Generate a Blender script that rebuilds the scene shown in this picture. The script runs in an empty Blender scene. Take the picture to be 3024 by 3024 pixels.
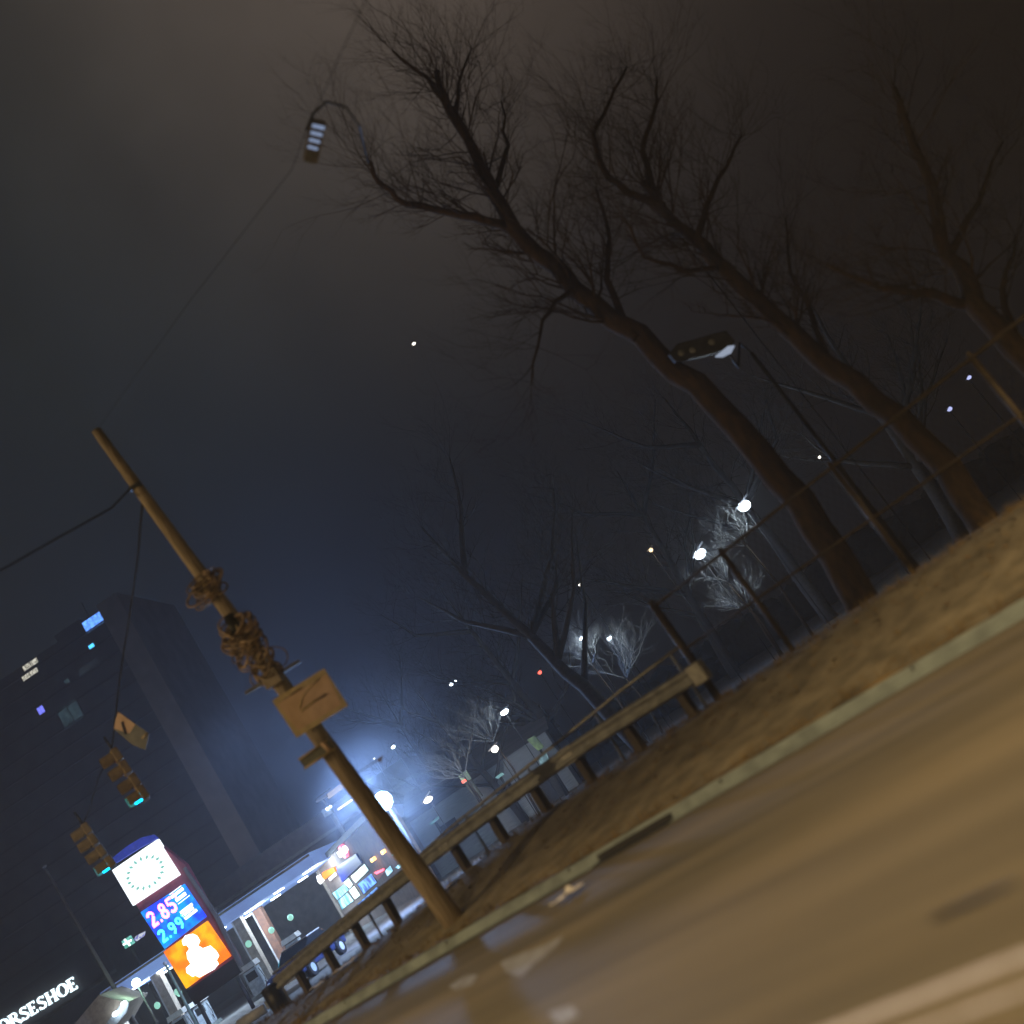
import bpy, math, random
from mathutils import Vector, Matrix
D = bpy.data; COL = bpy.context.scene.collection; SC = bpy.context.scene
R = math.radians
random.seed(7)

# ------------------------------------------------------------------ camera
FPX = 3050.0; ROLL = R(34); PITCH = R(12.9); EYE = 1.45
fwd = Vector((0, math.cos(PITCH), math.sin(PITCH)))
r0 = Vector((1, 0, 0)); u0 = Vector((0, -math.sin(PITCH), math.cos(PITCH)))
XI = math.cos(ROLL) * r0 - math.sin(ROLL) * u0
YI = math.sin(ROLL) * r0 + math.cos(ROLL) * u0
cam = D.cameras.new('camera'); co = D.objects.new('camera', cam); COL.objects.link(co)
co.matrix_world = Matrix.Translation((0, 0, EYE)) @ Matrix((XI, YI, -fwd)).transposed().to_4x4()
cam.sensor_width = 36; cam.lens = 36 * FPX / 3024; cam.clip_start = .1; cam.clip_end = 3000
cam.dof.use_dof = True; cam.dof.focus_distance = 55; cam.dof.aperture_fstop = 0.0363 / 0.10
SC.camera = co

# ------------------------------------------------------------------ night sky
W = D.worlds.new('World'); SC.world = W; W.use_nodes = True
NT = W.node_tree; NT.nodes.clear()
def ray(px, py): return fwd + XI * ((px - 1512) / FPX) - YI * ((py - 1512) / FPX)
def wn(t, **k):
    n = NT.nodes.new(t)
    for a, b in k.items(): setattr(n, a, b)
    return n
tc = wn('ShaderNodeTexCoord')
acc = None
def vadd(a, b):
    n = wn('ShaderNodeVectorMath', operation='ADD'); NT.links.new(a, n.inputs[0]); NT.links.new(b, n.inputs[1]); return n.outputs[0]
def lobe(px, py, k, col):
    """town light on the cloud base, brightest towards one direction of the real sky"""
    d = ray(px, py).normalized()
    dt = wn('ShaderNodeVectorMath', operation='DOT_PRODUCT'); NT.links.new(tc.outputs['Generated'], dt.inputs[0]); dt.inputs[1].default_value = d
    m = wn('ShaderNodeMath', operation='MULTIPLY_ADD'); NT.links.new(dt.outputs['Value'], m.inputs[0]); m.inputs[1].default_value = k; m.inputs[2].default_value = -k
    e = wn('ShaderNodeMath', operation='EXPONENT'); NT.links.new(m.outputs[0], e.inputs[0])
    s = wn('ShaderNodeVectorMath', operation='SCALE'); s.inputs[0].default_value = col; NT.links.new(e.outputs[0], s.inputs['Scale'])
    return s.outputs[0]
LOBES = [(1100, -350, 25, (.105, .080, .062)), (50, 600, 13, (.0120, .0150, .0134)),
         (250, 1500, 20, (.001, .003, .006)), (1060, 2050, 90, (.004, .008, .028)), (1750, 850, 40, (.0015, .0015, .0018)), (3100, 800, 12, (.0065, .003, .0))]
acc = None
for a in LOBES:
    o = lobe(*a); acc = o if acc is None else vadd(acc, o)
nz = wn('ShaderNodeTexNoise'); nz.inputs['Scale'].default_value = 3.2; nz.inputs['Detail'].default_value = 5; nz.inputs['Roughness'].default_value = .55
NT.links.new(tc.outputs['Generated'], nz.inputs['Vector'])
mr = wn('ShaderNodeMapRange'); NT.links.new(nz.outputs['Fac'], mr.inputs['Value'])
mr.inputs['From Min'].default_value = .3; mr.inputs['From Max'].default_value = .7; mr.inputs['To Min'].default_value = .72; mr.inputs['To Max'].default_value = 1.25
sc_ = wn('ShaderNodeVectorMath', operation='SCALE'); NT.links.new(acc, sc_.inputs[0]); NT.links.new(mr.outputs[0], sc_.inputs['Scale'])
bs = wn('ShaderNodeCombineXYZ'); bs.inputs[0].default_value = .0020; bs.inputs[1].default_value = .0018; bs.inputs[2].default_value = .0028
tot = vadd(sc_.outputs[0], bs.outputs[0])
bg = wn('ShaderNodeBackground'); wo = wn('ShaderNodeOutputWorld')
NT.links.new(tot, bg.inputs['Color']); NT.links.new(bg.outputs[0], wo.inputs[0]); bg.inputs['Strength'].default_value = 1.0

vs = SC.view_settings; vs.view_transform = 'Standard'; vs.look = 'None'; vs.exposure = -.28; vs.gamma = 1
SC.cycles.use_denoising = True; SC.cycles.max_bounces = 5; SC.cycles.diffuse_bounces = 2; SC.cycles.volume_bounces = 0
SC.cycles.sample_clamp_indirect = 2; SC.cycles.sample_clamp_direct = 12; SC.cycles.caustics_reflective = False; SC.cycles.caustics_refractive = False

# ------------------------------------------------------------------ helpers
def at(px, py, Y):
    r = ray(px, py); return r * (Y / r.y) + Vector((0, 0, EYE))
def atz(px, py, z):
    r = ray(px, py); return r * ((z - EYE) / r.z) + Vector((0, 0, EYE))
T = Vector((-.842, .539, 0)); N = Vector((.539, .842, 0))
def rd(s, n, z=0): return T * s + N * n + Vector((0, 0, z))
def atn(px, py, n):
    r = ray(px, py); return r * (n / r.dot(N)) + Vector((0, 0, EYE))
def onplane(px, py, P0, nr):
    r = ray(px, py); c = Vector((0, 0, EYE)); return c + r * ((P0 - c).dot(nr) / r.dot(nr))

def mat(name, c1, c2=None, scale=6, rough=.8, metal=0, bump=0, stretch=None, detail=6, lo=.35, hi=.65):
    m = D.materials.new(name); m.use_nodes = True; nt = m.node_tree; b = nt.nodes['Principled BSDF']
    b.inputs['Roughness'].default_value = rough; b.inputs['Metallic'].default_value = metal
    c2 = c2 or tuple(x * .7 for x in c1)
    t = nt.nodes.new('ShaderNodeTexCoord'); mp = nt.nodes.new('ShaderNodeMapping'); nt.links.new(t.outputs['Object'], mp.inputs[0])
    if stretch: mp.inputs['Scale'].default_value = stretch
    z = nt.nodes.new('ShaderNodeTexNoise'); z.inputs['Scale'].default_value = scale; z.inputs['Detail'].default_value = detail
    nt.links.new(mp.outputs[0], z.inputs['Vector'])
    cr = nt.nodes.new('ShaderNodeValToRGB'); cr.color_ramp.elements[0].position = lo; cr.color_ramp.elements[1].position = hi
    cr.color_ramp.elements[0].color = (*c2, 1); cr.color_ramp.elements[1].color = (*c1, 1)
    nt.links.new(z.outputs['Fac'], cr.inputs[0]); nt.links.new(cr.outputs[0], b.inputs['Base Color'])
    if bump:
        bp = nt.nodes.new('ShaderNodeBump'); bp.inputs['Strength'].default_value = bump; bp.inputs['Distance'].default_value = .03
        nt.links.new(z.outputs['Fac'], bp.inputs['Height']); nt.links.new(bp.outputs[0], b.inputs['Normal'])
    return m
def emi(name, c, s, c2=None, scale=8, s2=None):
    """a surface that gives off light, a little uneven like a real lit panel"""
    m = D.materials.new(name); m.use_nodes = True; nt = m.node_tree; b = nt.nodes['Principled BSDF']
    b.inputs['Base Color'].default_value = (c[0] * .25, c[1] * .25, c[2] * .25, 1); b.inputs['Roughness'].default_value = .5
    b.inputs['Emission Strength'].default_value = s; b.inputs['Emission Color'].default_value = (*c, 1)
    if c2:
        t = nt.nodes.new('ShaderNodeTexCoord'); z = nt.nodes.new('ShaderNodeTexNoise'); z.inputs['Scale'].default_value = scale; z.inputs['Detail'].default_value = 2
        cr = nt.nodes.new('ShaderNodeValToRGB'); cr.color_ramp.elements[0].position = .42; cr.color_ramp.elements[1].position = .58
        cr.color_ramp.elements[0].color = (*c2, 1); cr.color_ramp.elements[1].color = (*c, 1)
        nt.links.new(t.outputs['Object'], z.inputs['Vector']); nt.links.new(z.outputs['Fac'], cr.inputs[0]); nt.links.new(cr.outputs[0], b.inputs['Emission Color'])
    return m

class MB:
    def __init__(s): s.v = []; s.f = []; s.sm = []
    def face(s, pts, sm=False):
        i = len(s.v); s.v += [Vector(p) for p in pts]; s.f.append(tuple(range(i, i + len(pts)))); s.sm.append(sm)
    def box(s, c, x, y, z):
        """centre c, half-axis vectors x, y, z"""
        c = Vector(c); i = len(s.v)
        for a in (-1, 1):
            for b in (-1, 1):
                for d in (-1, 1): s.v.append(c + x * a + y * b + z * d)
        for q in ((0, 1, 3, 2), (4, 6, 7, 5), (0, 4, 5, 1), (2, 3, 7, 6), (0, 2, 6, 4), (1, 5, 7, 3)):
            s.f.append(tuple(i + k for k in q)); s.sm.append(False)
        return s
    def bar(s, a, b, w, h, up=Vector((0, 0, 1))):
        a = Vector(a); b = Vector(b); d = (b - a); L = d.length; d.normalize()
        sd = d.cross(up); sd = sd.normalized() if sd.length > 1e-4 else Vector((1, 0, 0)); u = sd.cross(d)
        return s.box((a + b) / 2, d * (L / 2), sd * (w / 2), u * (h / 2))
    def prism(s, pts, dv):
        """polygon pts extruded by the vector dv"""
        n = len(pts); i = len(s.v); s.v += [Vector(p) for p in pts] + [Vector(p) + dv for p in pts]
        s.f.append(tuple(i + k for k in range(n))); s.sm.append(False)
        s.f.append(tuple(i + n + k for k in reversed(range(n)))); s.sm.append(False)
        for k in range(n):
            s.f.append((i + k, i + n + k, i + n + (k + 1) % n, i + (k + 1) % n)); s.sm.append(False)
        return s
    def tube(s, pts, rad, k=8, cap=True):
        pts = [Vector(p) for p in pts]; n = len(pts)
        if not hasattr(rad, '__len__'): rad = [rad] * n
        prev = None; base = len(s.v)
        for j, p in enumerate(pts):
            d = (pts[min(j + 1, n - 1)] - pts[max(j - 1, 0)])
            d = d.normalized() if d.length > 1e-6 else Vector((0, 0, 1))
            if prev is None:
                u = d.cross(Vector((0, 0, 1)));
                if u.length < .1: u = d.cross(Vector((1, 0, 0)))
            else: u = prev - d * prev.dot(d)
            u.normalize(); prev = u; w = d.cross(u)
            for q in range(k):
                a = 2 * math.pi * q / k; s.v.append(p + (u * math.cos(a) + w * math.sin(a)) * rad[j])
        for j in range(n - 1):
            for q in range(k):
                s.f.append((base + j * k + q, base + j * k + (q + 1) % k, base + (j + 1) * k + (q + 1) % k, base + (j + 1) * k + q)); s.sm.append(True)
        if cap:
            s.f.append(tuple(base + q for q in reversed(range(k)))); s.sm.append(False)
            s.f.append(tuple(base + (n - 1) * k + q for q in range(k))); s.sm.append(False)
        return s
    def ball(s, c, rx, ry=None, rz=None, k=10, m=7):
        ry = ry or rx; rz = rz or rx; c = Vector(c); i = len(s.v)
        for a in range(m + 1):
            th = math.pi * a / m
            for q in range(k):
                ph = 2 * math.pi * q / k; s.v.append(c + Vector((rx * math.sin(th) * math.cos(ph), ry * math.sin(th) * math.sin(ph), rz * math.cos(th))))
        for a in range(m):
            for q in range(k):
                s.f.append((i + a * k + q, i + (a + 1) * k + q, i + (a + 1) * k + (q + 1) % k, i + a * k + (q + 1) % k)); s.sm.append(True)
        return s
    def build(s, name, m, parent=None, bevel=0):
        me = D.meshes.new(name); off = Vector(parent_base(parent)) if parent else Vector((0, 0, 0))
        me.from_pydata([v - off for v in s.v], [], s.f); me.validate()
        if len(me.polygons) == len(s.sm): me.polygons.foreach_set('use_smooth', s.sm)
        me.materials.append(m); me.update()
        o = D.objects.new(name, me); COL.objects.link(o)
        if parent: o.parent = parent
        if bevel:
            b = o.modifiers.new('bevel', 'BEVEL'); b.width = bevel; b.segments = 2; b.limit_method = 'ANGLE'
        return o
def parent_base(p):
    v = Vector((0, 0, 0))
    while p: v += p.location; p = p.parent
    return v
def tag(o, label=None, cat=None, group=None, kind=None):
    if label: o['label'] = label
    if cat: o['category'] = cat
    if group: o['group'] = group
    if kind: o['kind'] = kind
    return o
def empty(name, loc, label, cat, group=None):
    o = D.objects.new(name, None); COL.objects.link(o); o.location = loc; o.empty_display_size = .2
    return tag(o, label, cat, group)
def copy_tree(o, parent=None):
    c = o.copy(); COL.objects.link(c); c.parent = parent
    for ch in list(o.children): copy_tree(ch, c)
    return c
def lamp(name, loc, power, col, parent=None, r=.1, kind='POINT', to=None, angle=120, blend=.5):
    l = D.lights.new(name, kind); l.energy = power; l.color = col; l.shadow_soft_size = r
    if kind == 'SPOT': l.spot_size = R(angle); l.spot_blend = blend
    o = D.objects.new(name, l); COL.objects.link(o); o.location = Vector(loc) - (parent_base(parent) if parent else Vector((0, 0, 0)))
    if to is not None: o.rotation_euler = (Vector(to) - Vector(loc)).to_track_quat('-Z', 'Y').to_euler()
    if parent: o.parent = parent
    return o
UP = Vector((0, 0, 1))

# ------------------------------------------------------------------ materials
M = {
 'asphalt': None,
 'dirt': mat('dirt', (.20, .175, .13), (.08, .07, .052), 2.2, .95, bump=.6, stretch=(1, 1, 1), lo=.3, hi=.7),
 'lot': mat('lot_concrete', (.20, .20, .20), (.12, .12, .12), 1.2, .7),
 'kerb': mat('kerb_concrete', (.23, .28, .29), (.14, .17, .18), 3, .85, bump=.2),
 'drygrass': mat('dry_grass', (.24, .16, .055), (.10, .075, .035), 3, .95, stretch=(.35, 2, 1), bump=.5),
 'paint': mat('road_paint', (.50, .50, .62), (.32, .31, .33), 14, .6, lo=.25, hi=.55),
 'lightpatch': mat('road_light_patch', (.30, .33, .42), (.15, .14, .13), 4, .7, stretch=(1, 3, 1), lo=.38, hi=.6),
 'tar': mat('tar', (.012, .010, .008), (.008, .007, .006), 9, .35),
 'bark': mat('bark', (.065, .037, .015), (.026, .016, .008), 9, .95, bump=.8, stretch=(1, 1, .3)),
 'farbark': mat('far_bark', (.05, .045, .04), (.025, .022, .02), 9, .95),
 'wood': mat('pole_wood', (.44, .36, .27), (.22, .175, .125), 7, .9, bump=.4, stretch=(3, 3, .25)),
 'steel': mat('galvanised_steel', (.36, .36, .34), (.22, .22, .21), 8, .45, metal=.6),
 'oldsteel': mat('weathered_steel', (.30, .31, .31), (.18, .185, .185), 5, .6, metal=.3, bump=.1),
 'post': mat('timber_post', (.12, .10, .08), (.06, .05, .04), 6, .9, bump=.3, stretch=(3, 3, .5)),
 'fence': mat('fence_steel', (.075, .055, .032), (.04, .03, .02), 10, .55, metal=.4),
 'black': mat('black_rubber', (.015, .015, .017), (.008, .008, .009), 12, .5),
 'cable': mat('cable_sheath', (.004, .004, .004), (.003, .003, .003), 8, .95),
 'darkmetal': mat('dark_metal', (.05, .05, .055), (.03, .03, .033), 9, .5, metal=.5),
 'sigyellow': mat('signal_yellow', (.36, .27, .12), (.22, .165, .08), 7, .6),
 'tan': mat('tan_sheet', (.62, .50, .28), (.44, .35, .19), 5, .55),
 'orange': mat('orange_sheet', (.70, .50, .36), (.56, .38, .24), 4, .5),
 'greysign': mat('grey_sheet', (.20, .21, .19), (.12, .125, .115), 5, .6),
 'coil': mat('cable_jacket', (.50, .36, .24), (.07, .05, .04), 7, .6),
 'white': mat('white_metal', (.70, .72, .74), (.50, .52, .55), 3, .5),
 'fascia': emi('fascia_added_glow', (.19, .32, .68), .95, (.16, .25, .55), .4),  # glow added to the canopy box to brighten fascia and soffit
 'brick': mat('brown_wall', (.22, .17, .14), (.14, .11, .10), 2.5, .85, bump=.2),
 'greywall': mat('grey_wall', (.18, .17, .17), (.11, .105, .11), 1.5, .85),
 'roof': mat('roof_sheet', (.16, .14, .14), (.10, .09, .09), 1.2, .8, stretch=(.3, 3, 1)),
 'shaft': mat('shaft_concrete', (.42, .40, .39), (.32, .31, .30), .3, .85),
 'tower': mat('tower_concrete', (.11, .11, .12), (.07, .07, .08), .3, .85),
 'casino': mat('dark_cladding', (.05, .045, .05), (.03, .028, .03), .5, .8),
 'colred': mat('column_brown', (.22, .10, .06), (.13, .065, .045), 4, .6),
 'coltan': mat('column_tan', (.42, .36, .30), (.28, .24, .20), 4, .7),
 'pump': mat('pump_panel', (.50, .58, .66), (.30, .36, .44), 6, .35),
 'blue': mat('blue_panel', (.02, .035, .30), (.015, .025, .2), 3, .4),
 'carblue': mat('car_paint', (.06, .08, .20), (.05, .065, .17), 3, .25, metal=.4),
 'glass': mat('dark_glass', (.02, .022, .025), (.012, .014, .016), 3, .08),
 'litter': mat('paper', (.85, .83, .82), (.65, .62, .60), 9, .8, bump=.4),
 'house': mat('house_siding', (.34, .36, .38), (.22, .24, .26), 6, .8, stretch=(.3, .3, 6)),
 'hedge': mat('hedge_leaf', (.035, .032, .02), (.015, .014, .01), 4, .9),
}
E_ = {
 'white': emi('lit_white_panel', (.86, .95, 1), 2.2),
 'leaf': emi('lit_green_leaf', (.36, .85, .70), .8),
 'cap': emi('lit_blue_cap', (.05, .08, .62), .55, (.03, .06, .45), 3),
 'blue': emi('lit_blue_panel', (.015, .06, 1), 1.7, (.0, .32, .85), 1.1),
 'red': emi('red_digits', (1, .16, .30), 8),
 'cyan': emi('cyan_digits', (.06, .85, 1), 4.5),
 'txt': emi('lit_lettering', (.92, .96, 1), 3.2),
 'orange': emi('lit_orange_panel', (1, .20, .0), 1.5, (1, .50, .0), .9),
 'flood': emi('led_flood', (.45, .72, 1), 420),
 'soffit': emi('soffit_light', (.80, .93, 1), 22),
 'letters': emi('channel_letters', (.72, .93, 1), 4.5),
 'green': emi('signal_green', (.0, .50, .95), 9),
 'window': emi('shop_window', (.55, .90, 1), 1.8, (.10, .33, .42), 1.2),
 'windowwhite': emi('shop_window_bright', (.95, 1, .88), 2.4, (.5, .8, .8), 1.0),
 'windowblue': emi('shop_window_blue', (.15, .40, 1), 2.2, (.02, .06, .25), 1.6),
 'amber': emi('amber_lamp', (1, .5, .08), 5),
 'neon': emi('red_neon', (1, .12, .2), 3.5),
 'shop_orange': emi('orange_sign', (1, .30, .0), 1.7),
 'warm': emi('warm_lamp', (1, .93, .78), 8),
 'cool': emi('cool_lamp', (.75, .9, 1), 10),
 'towerblue': emi('blue_window', (.16, .42, 1), 2.6, (.06, .18, .8), 4),
 'towerwarm': emi('cream_window', (.75, .72, .60), 1.6, (.25, .24, .2), 3),
 'towerdim': emi('dim_window', (.045, .085, .10), .8, (.02, .04, .05), 1.5),
 'sodium': emi('sodium_lamp', (1, .55, .18), 12),
 'standinbar': emi('standin_led_bars', (.42, .55, .85), .55),
 'lens': emi('lens_gleam', (.55, .65, .85), .6),
 'billboard': emi('billboard_tube', (1, .92, .75), 2.4),
 'reddot': emi('red_dot', (1, .12, .08), 3),
 'violet': emi('violet_window', (.2, .22, 1), 1.8),
}
def asphalt():
    m = D.materials.new('asphalt'); m.use_nodes = True; nt = m.node_tree; b = nt.nodes['Principled BSDF']; b.inputs['Roughness'].default_value = .8; b.inputs['Specular IOR Level'].default_value = .3
    t = nt.nodes.new('ShaderNodeTexCoord')
    def noise(sx, sy, sc, det=4):
        mp = nt.nodes.new('ShaderNodeMapping'); mp.inputs['Scale'].default_value = (sx, sy, 1); nt.links.new(t.outputs['Object'], mp.inputs[0])
        z = nt.nodes.new('ShaderNodeTexNoise'); z.inputs['Scale'].default_value = sc; z.inputs['Detail'].default_value = det; nt.links.new(mp.outputs[0], z.inputs['Vector']); return z.outputs['Fac']
    tracks = noise(.07, .9, 1.5, 5); patch = noise(.12, .4, 1.0, 3); grain = noise(1, 1, 55, 4)
    r1 = nt.nodes.new('ShaderNodeValToRGB'); r1.color_ramp.elements[0].position = .32; r1.color_ramp.elements[1].position = .68
    r1.color_ramp.elements[0].color = (.10, .093, .075, 1); r1.color_ramp.elements[1].color = (.19, .172, .135, 1); nt.links.new(tracks, r1.inputs[0])
    r2 = nt.nodes.new('ShaderNodeValToRGB'); r2.color_ramp.elements[0].position = .35; r2.color_ramp.elements[1].position = .6
    r2.color_ramp.elements[0].color = (.72, .72, .74, 1); r2.color_ramp.elements[1].color = (1.1, 1.05, 1, 1); nt.links.new(patch, r2.inputs[0])
    r3 = nt.nodes.new('ShaderNodeValToRGB'); r3.color_ramp.elements[0].position = .3; r3.color_ramp.elements[1].position = .7
    r3.color_ramp.elements[0].color = (.7, .7, .7, 1); r3.color_ramp.elements[1].color = (1.15, 1.15, 1.15, 1); nt.links.new(grain, r3.inputs[0])
    def mul(a, c):
        x = nt.nodes.new('ShaderNodeMix'); x.data_type = 'RGBA'; x.blend_type = 'MULTIPLY'; x.inputs['Factor'].default_value = 1
        nt.links.new(a, x.inputs['A']); nt.links.new(c, x.inputs['B']); return x.outputs['Result']
    nt.links.new(mul(mul(r1.outputs[0], r2.outputs[0]), r3.outputs[0]), b.inputs['Base Color'])
    bp = nt.nodes.new('ShaderNodeBump'); bp.inputs['Strength'].default_value = .35; bp.inputs['Distance'].default_value = .01
    nt.links.new(grain, bp.inputs['Height']); nt.links.new(bp.outputs[0], b.inputs['Normal'])
    return m
M['asphalt'] = asphalt()

# ------------------------------------------------------------------ ground, road, kerb, verge
def smooth(a, b, x):
    t = min(1, max(0, (x - a) / (b - a))); return t * t * (3 - 2 * t)
def bermtop(s): return .84 - .56 * smooth(13, 24, s) - .26 * smooth(24, 34, s)
def hgt(s, n):
    if n <= 12.46: return -.06
    b = bermtop(s)
    if n < 16: return .13 + (b - .13) * smooth(12.9, 16, n) + .02 * math.sin(s * 1.7 + n * 2.3) * smooth(12.8, 14, n)
    return .0 + (b - .0) * (1 - smooth(18, 27, n))
def sheet(name, ss, ns, zf, m, kind=True):
    """grid in the road's own axes: x along the road, y across it"""
    me = D.meshes.new(name); v = []; f = []
    for i, s in enumerate(ss):
        for j, n in enumerate(ns): v.append((s, n, zf(s, n)))
    L = len(ns)
    for i in range(len(ss) - 1):
        for j in range(L - 1): f.append((i * L + j, i * L + j + 1, (i + 1) * L + j + 1, (i + 1) * L + j))
    me.from_pydata(v, [], f); me.polygons.foreach_set('use_smooth', [True] * len(f)); me.materials.append(m)
    o = D.objects.new(name, me); COL.objects.link(o)
    o.matrix_world = Matrix(((T.x, N.x, 0, 0), (T.y, N.y, 0, 0), (0, 0, 1, 0), (0, 0, 0, 1)))
    o['kind'] = 'structure'; return o
ss = [-900, -300, -100, -50] + [-30 + i for i in range(0, 95)] + [80, 120, 200, 400, 900]
sheet('ground', ss, [-900, -200, -40, -12, 12.2, 12.46, 12.47, 16.4, 16.8, 18, 19, 20, 21, 22, 23, 24, 25, 26, 27, 30, 50, 120, 300, 900], lambda s, n: hgt(s, n) - (.03 if 12.4 < n < 16.5 else 0) , M['dirt'])
sheet('road', [-300, -60, -30, 0, 30, 60, 120, 300, 600], [-7, 12.0], lambda s, n: 0, M['asphalt'])
sheet('gutter', [-300, -60, 0, 60, 300], [12.004, 12.3], lambda s, n: .004, M['kerb'])
k = sheet('kerb', [-300, -60, -30, 0, 30, 60, 300], [12.25, 12.27, 12.29, 12.50, 12.5], lambda s, n: (0 if n == 12.25 else .11 if n == 12.27 else .135), M['kerb'])
b = MB()
for i in range(60):
    b.box(rd(-60 + i * 3.05 + .4, 12.39, .07), T * .012, N * .125, UP * .0675)
jo = b.build('kerb_joint', M['tar']); jo['kind'] = 'structure'
vs_ = [-40 + i * .5 for i in range(0, 190)]
sheet('grass_strip', vs_, [12.5, 12.7, 12.9, 13.1], lambda s, n: .14 + .015 * math.sin(s * 5 + n * 9) + (hgt(s, 13.1) - .13 + .004) * smooth(12.5, 13.1, n), M['drygrass'])
sheet('verge', vs_, [13.1 + i * .3 for i in range(0, 12)], lambda s, n: hgt(s, n) + .012, M['dirt'])
sheet('forecourt', [20 + 5 * i for i in range(0, 17)], [28, 36, 50, 75], lambda s, n: .012, M['lot'])
# double centre line, lower right of the view
for i, (n0, wl_) in enumerate(((3.74, .085), (3.50, .05))):
    o = sheet('road_marking', [-60 + 4 * i for i in range(60)], [n0, n0 + wl_], lambda s, n: .006, M['paint'])
def decal(name, pts, m, z=.007):
    b = MB(); b.face([atz(x, y, z) for x, y in pts]); o = b.build(name, m); o['kind'] = 'structure'; return o
decal('tar_seam', [(2745, 2712), (2800, 2683), (2860, 2655), (2930, 2625), (3010, 2598), (2990, 2612), (2930, 2642), (2870, 2672), (2800, 2702), (2750, 2720)], M['tar'])
decal('light_patch', [(1478, 2842), (1530, 2818), (1600, 2795), (1665, 2762), (1640, 2800), (1575, 2850), (1540, 2885), (1495, 2872)], M['lightpatch'])  # pale sheets stand in for light reflected on the road
decal('light_patch', [(1325, 2912), (1375, 2880), (1412, 2878), (1395, 2908), (1345, 2925)], M['lightpatch'])
decal('light_patch', [(1620, 2990), (1690, 2970), (1710, 3000), (1650, 3030)], M['lightpatch'])

# storm drain under the kerb
p0 = atz(1760, 2536, .07); p1 = atz(1935, 2447, .07)
sA = p0.dot(T); sB = p1.dot(T)
dr = empty('storm_drain', rd((sA + sB) / 2, 12.3, 0), 'dark kerbside storm drain inlet where the road meets the grey kerb', 'storm drain')
b = MB(); b.box(rd((sA + sB) / 2, 12.262, .06), T * (abs(sA - sB) / 2), N * .02, UP * .04); b.build('opening', M['black'], dr)
b = MB(); b.box(rd((sA + sB) / 2, 12.12, .012), T * (abs(sA - sB) / 2), N * .1, UP * .008); b.build('grate', M['darkmetal'], dr)

# ------------------------------------------------------------------ street lamps that light the road (behind and beside the camera)
def cobra(base, head, label, power, col=(1, .70, .34), spill=.06):
    r = empty('street_lamp', base, label, 'street lamp', 'sodium street lamps along the road')
    base = Vector(base); head = Vector(head); top = Vector((base.x, base.y, head.z - .4))
    MB().tube([base, base + UP * .4, base + UP * .41, top], [.16, .16, .11, .07], 10).build('pole', M['steel'], r)
    mid = top.lerp(head, .4) + UP * .35
    MB().tube([top, mid, head + UP * .05], [.05, .045, .04], 8).build('arm', M['steel'], r)
    d = (head - top); d.z = 0; d.normalize()
    MB().ball(head + d * .3, .42, .2, .1).build('head', M['steel'], r)
    MB().ball(head + d * .3 - UP * .08, .22, .14, .07).build('lens', E_['sodium'], r)
    lamp('bulb', head + d * .3 - UP * .3, power, col, r, .15, 'SPOT', head + d * .3 - UP * 5, 142, .35)
    lamp('spill', head + d * .3 - UP * .3, power * spill, col, r, .15)
    return r
cobra(rd(-9, 13.0, .13), rd(-9, 9.5, 9.5), 'tall steel street lamp over the kerb, off to the right of the picture', 10500, spill=.03)
cobra(rd(9, -8.0, 0), rd(9, -4.5, 9.5), 'tall steel street lamp across the road behind the viewer', 7800, spill=.08)
cobra(rd(26, -8.0, 0), rd(26, -4.5, 9.5), 'tall steel street lamp across the road far to the left', 9000, spill=.55)

# ------------------------------------------------------------------ guardrail
RAIL = [(9.0, 1.45), (10.2, 1.49), (11.6, 1.52), (13.5, 1.50), (15.2, 1.45), (17.1, 1.37), (19.9, 1.21), (21.4, 1.09), (22.8, .97), (23.6, .90)]
def interp(tab, s):
    for (a, x), (c, y) in zip(tab, tab[1:]):
        if s <= c: return x + (y - x) * (s - a) / (c - a)
    return tab[-1][1]
gr = empty('guardrail', rd(16, 16, bermtop(16)), 'grey corrugated steel guardrail on posts along the top of the dirt bank', 'guardrail')
prof = [(-.155, 0), (-.13, -.06), (-.07, -.08), (-.03, -.02), (0, 0), (.03, -.02), (.07, -.08), (.13, -.06), (.155, 0), (.155, .006), (.13, -.05), (.07, -.07), (0, .01), (-.07, -.07), (-.13, -.05), (-.155, .006)]
b = MB(); S = [9.0 + i * .5 for i in range(30)]; K = len(prof)
for s in S:
    z = interp(RAIL, s)
    for (h, dn) in prof: b.v.append(rd(s, 15.9 + dn, z + h))
for i in range(len(S) - 1):
    for q in range(K): b.f.append((i * K + q, i * K + (q + 1) % K, (i + 1) * K + (q + 1) % K, (i + 1) * K + q)); b.sm.append(True)
b.build('beam', M['oldsteel'], gr)
b = MB(); b.box(rd(8.86, 15.9, 1.43), T * .16, N * .10, UP * .19); b.build('end_terminal', M['steel'], gr, .03)
s = 9.5
while s < 23.6:
    g = hgt(s, 16) - .05; z = interp(RAIL, s)
    b = MB(); b.box(rd(s, 16.08, (g + z + .16) / 2), T * .075, N * .09, UP * ((z + .16 - g) / 2)); b.build('post', M['post'], gr, .008); s += 1.33
for i in range(3):
    s = 12.2 + i * 4.0; z = interp(RAIL, s)
    b = MB(); b.box(rd(s, 15.885, z), T * .16, N * .02, UP * .16); b.build('lap_plate', M['steel'], gr, .005)
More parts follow.
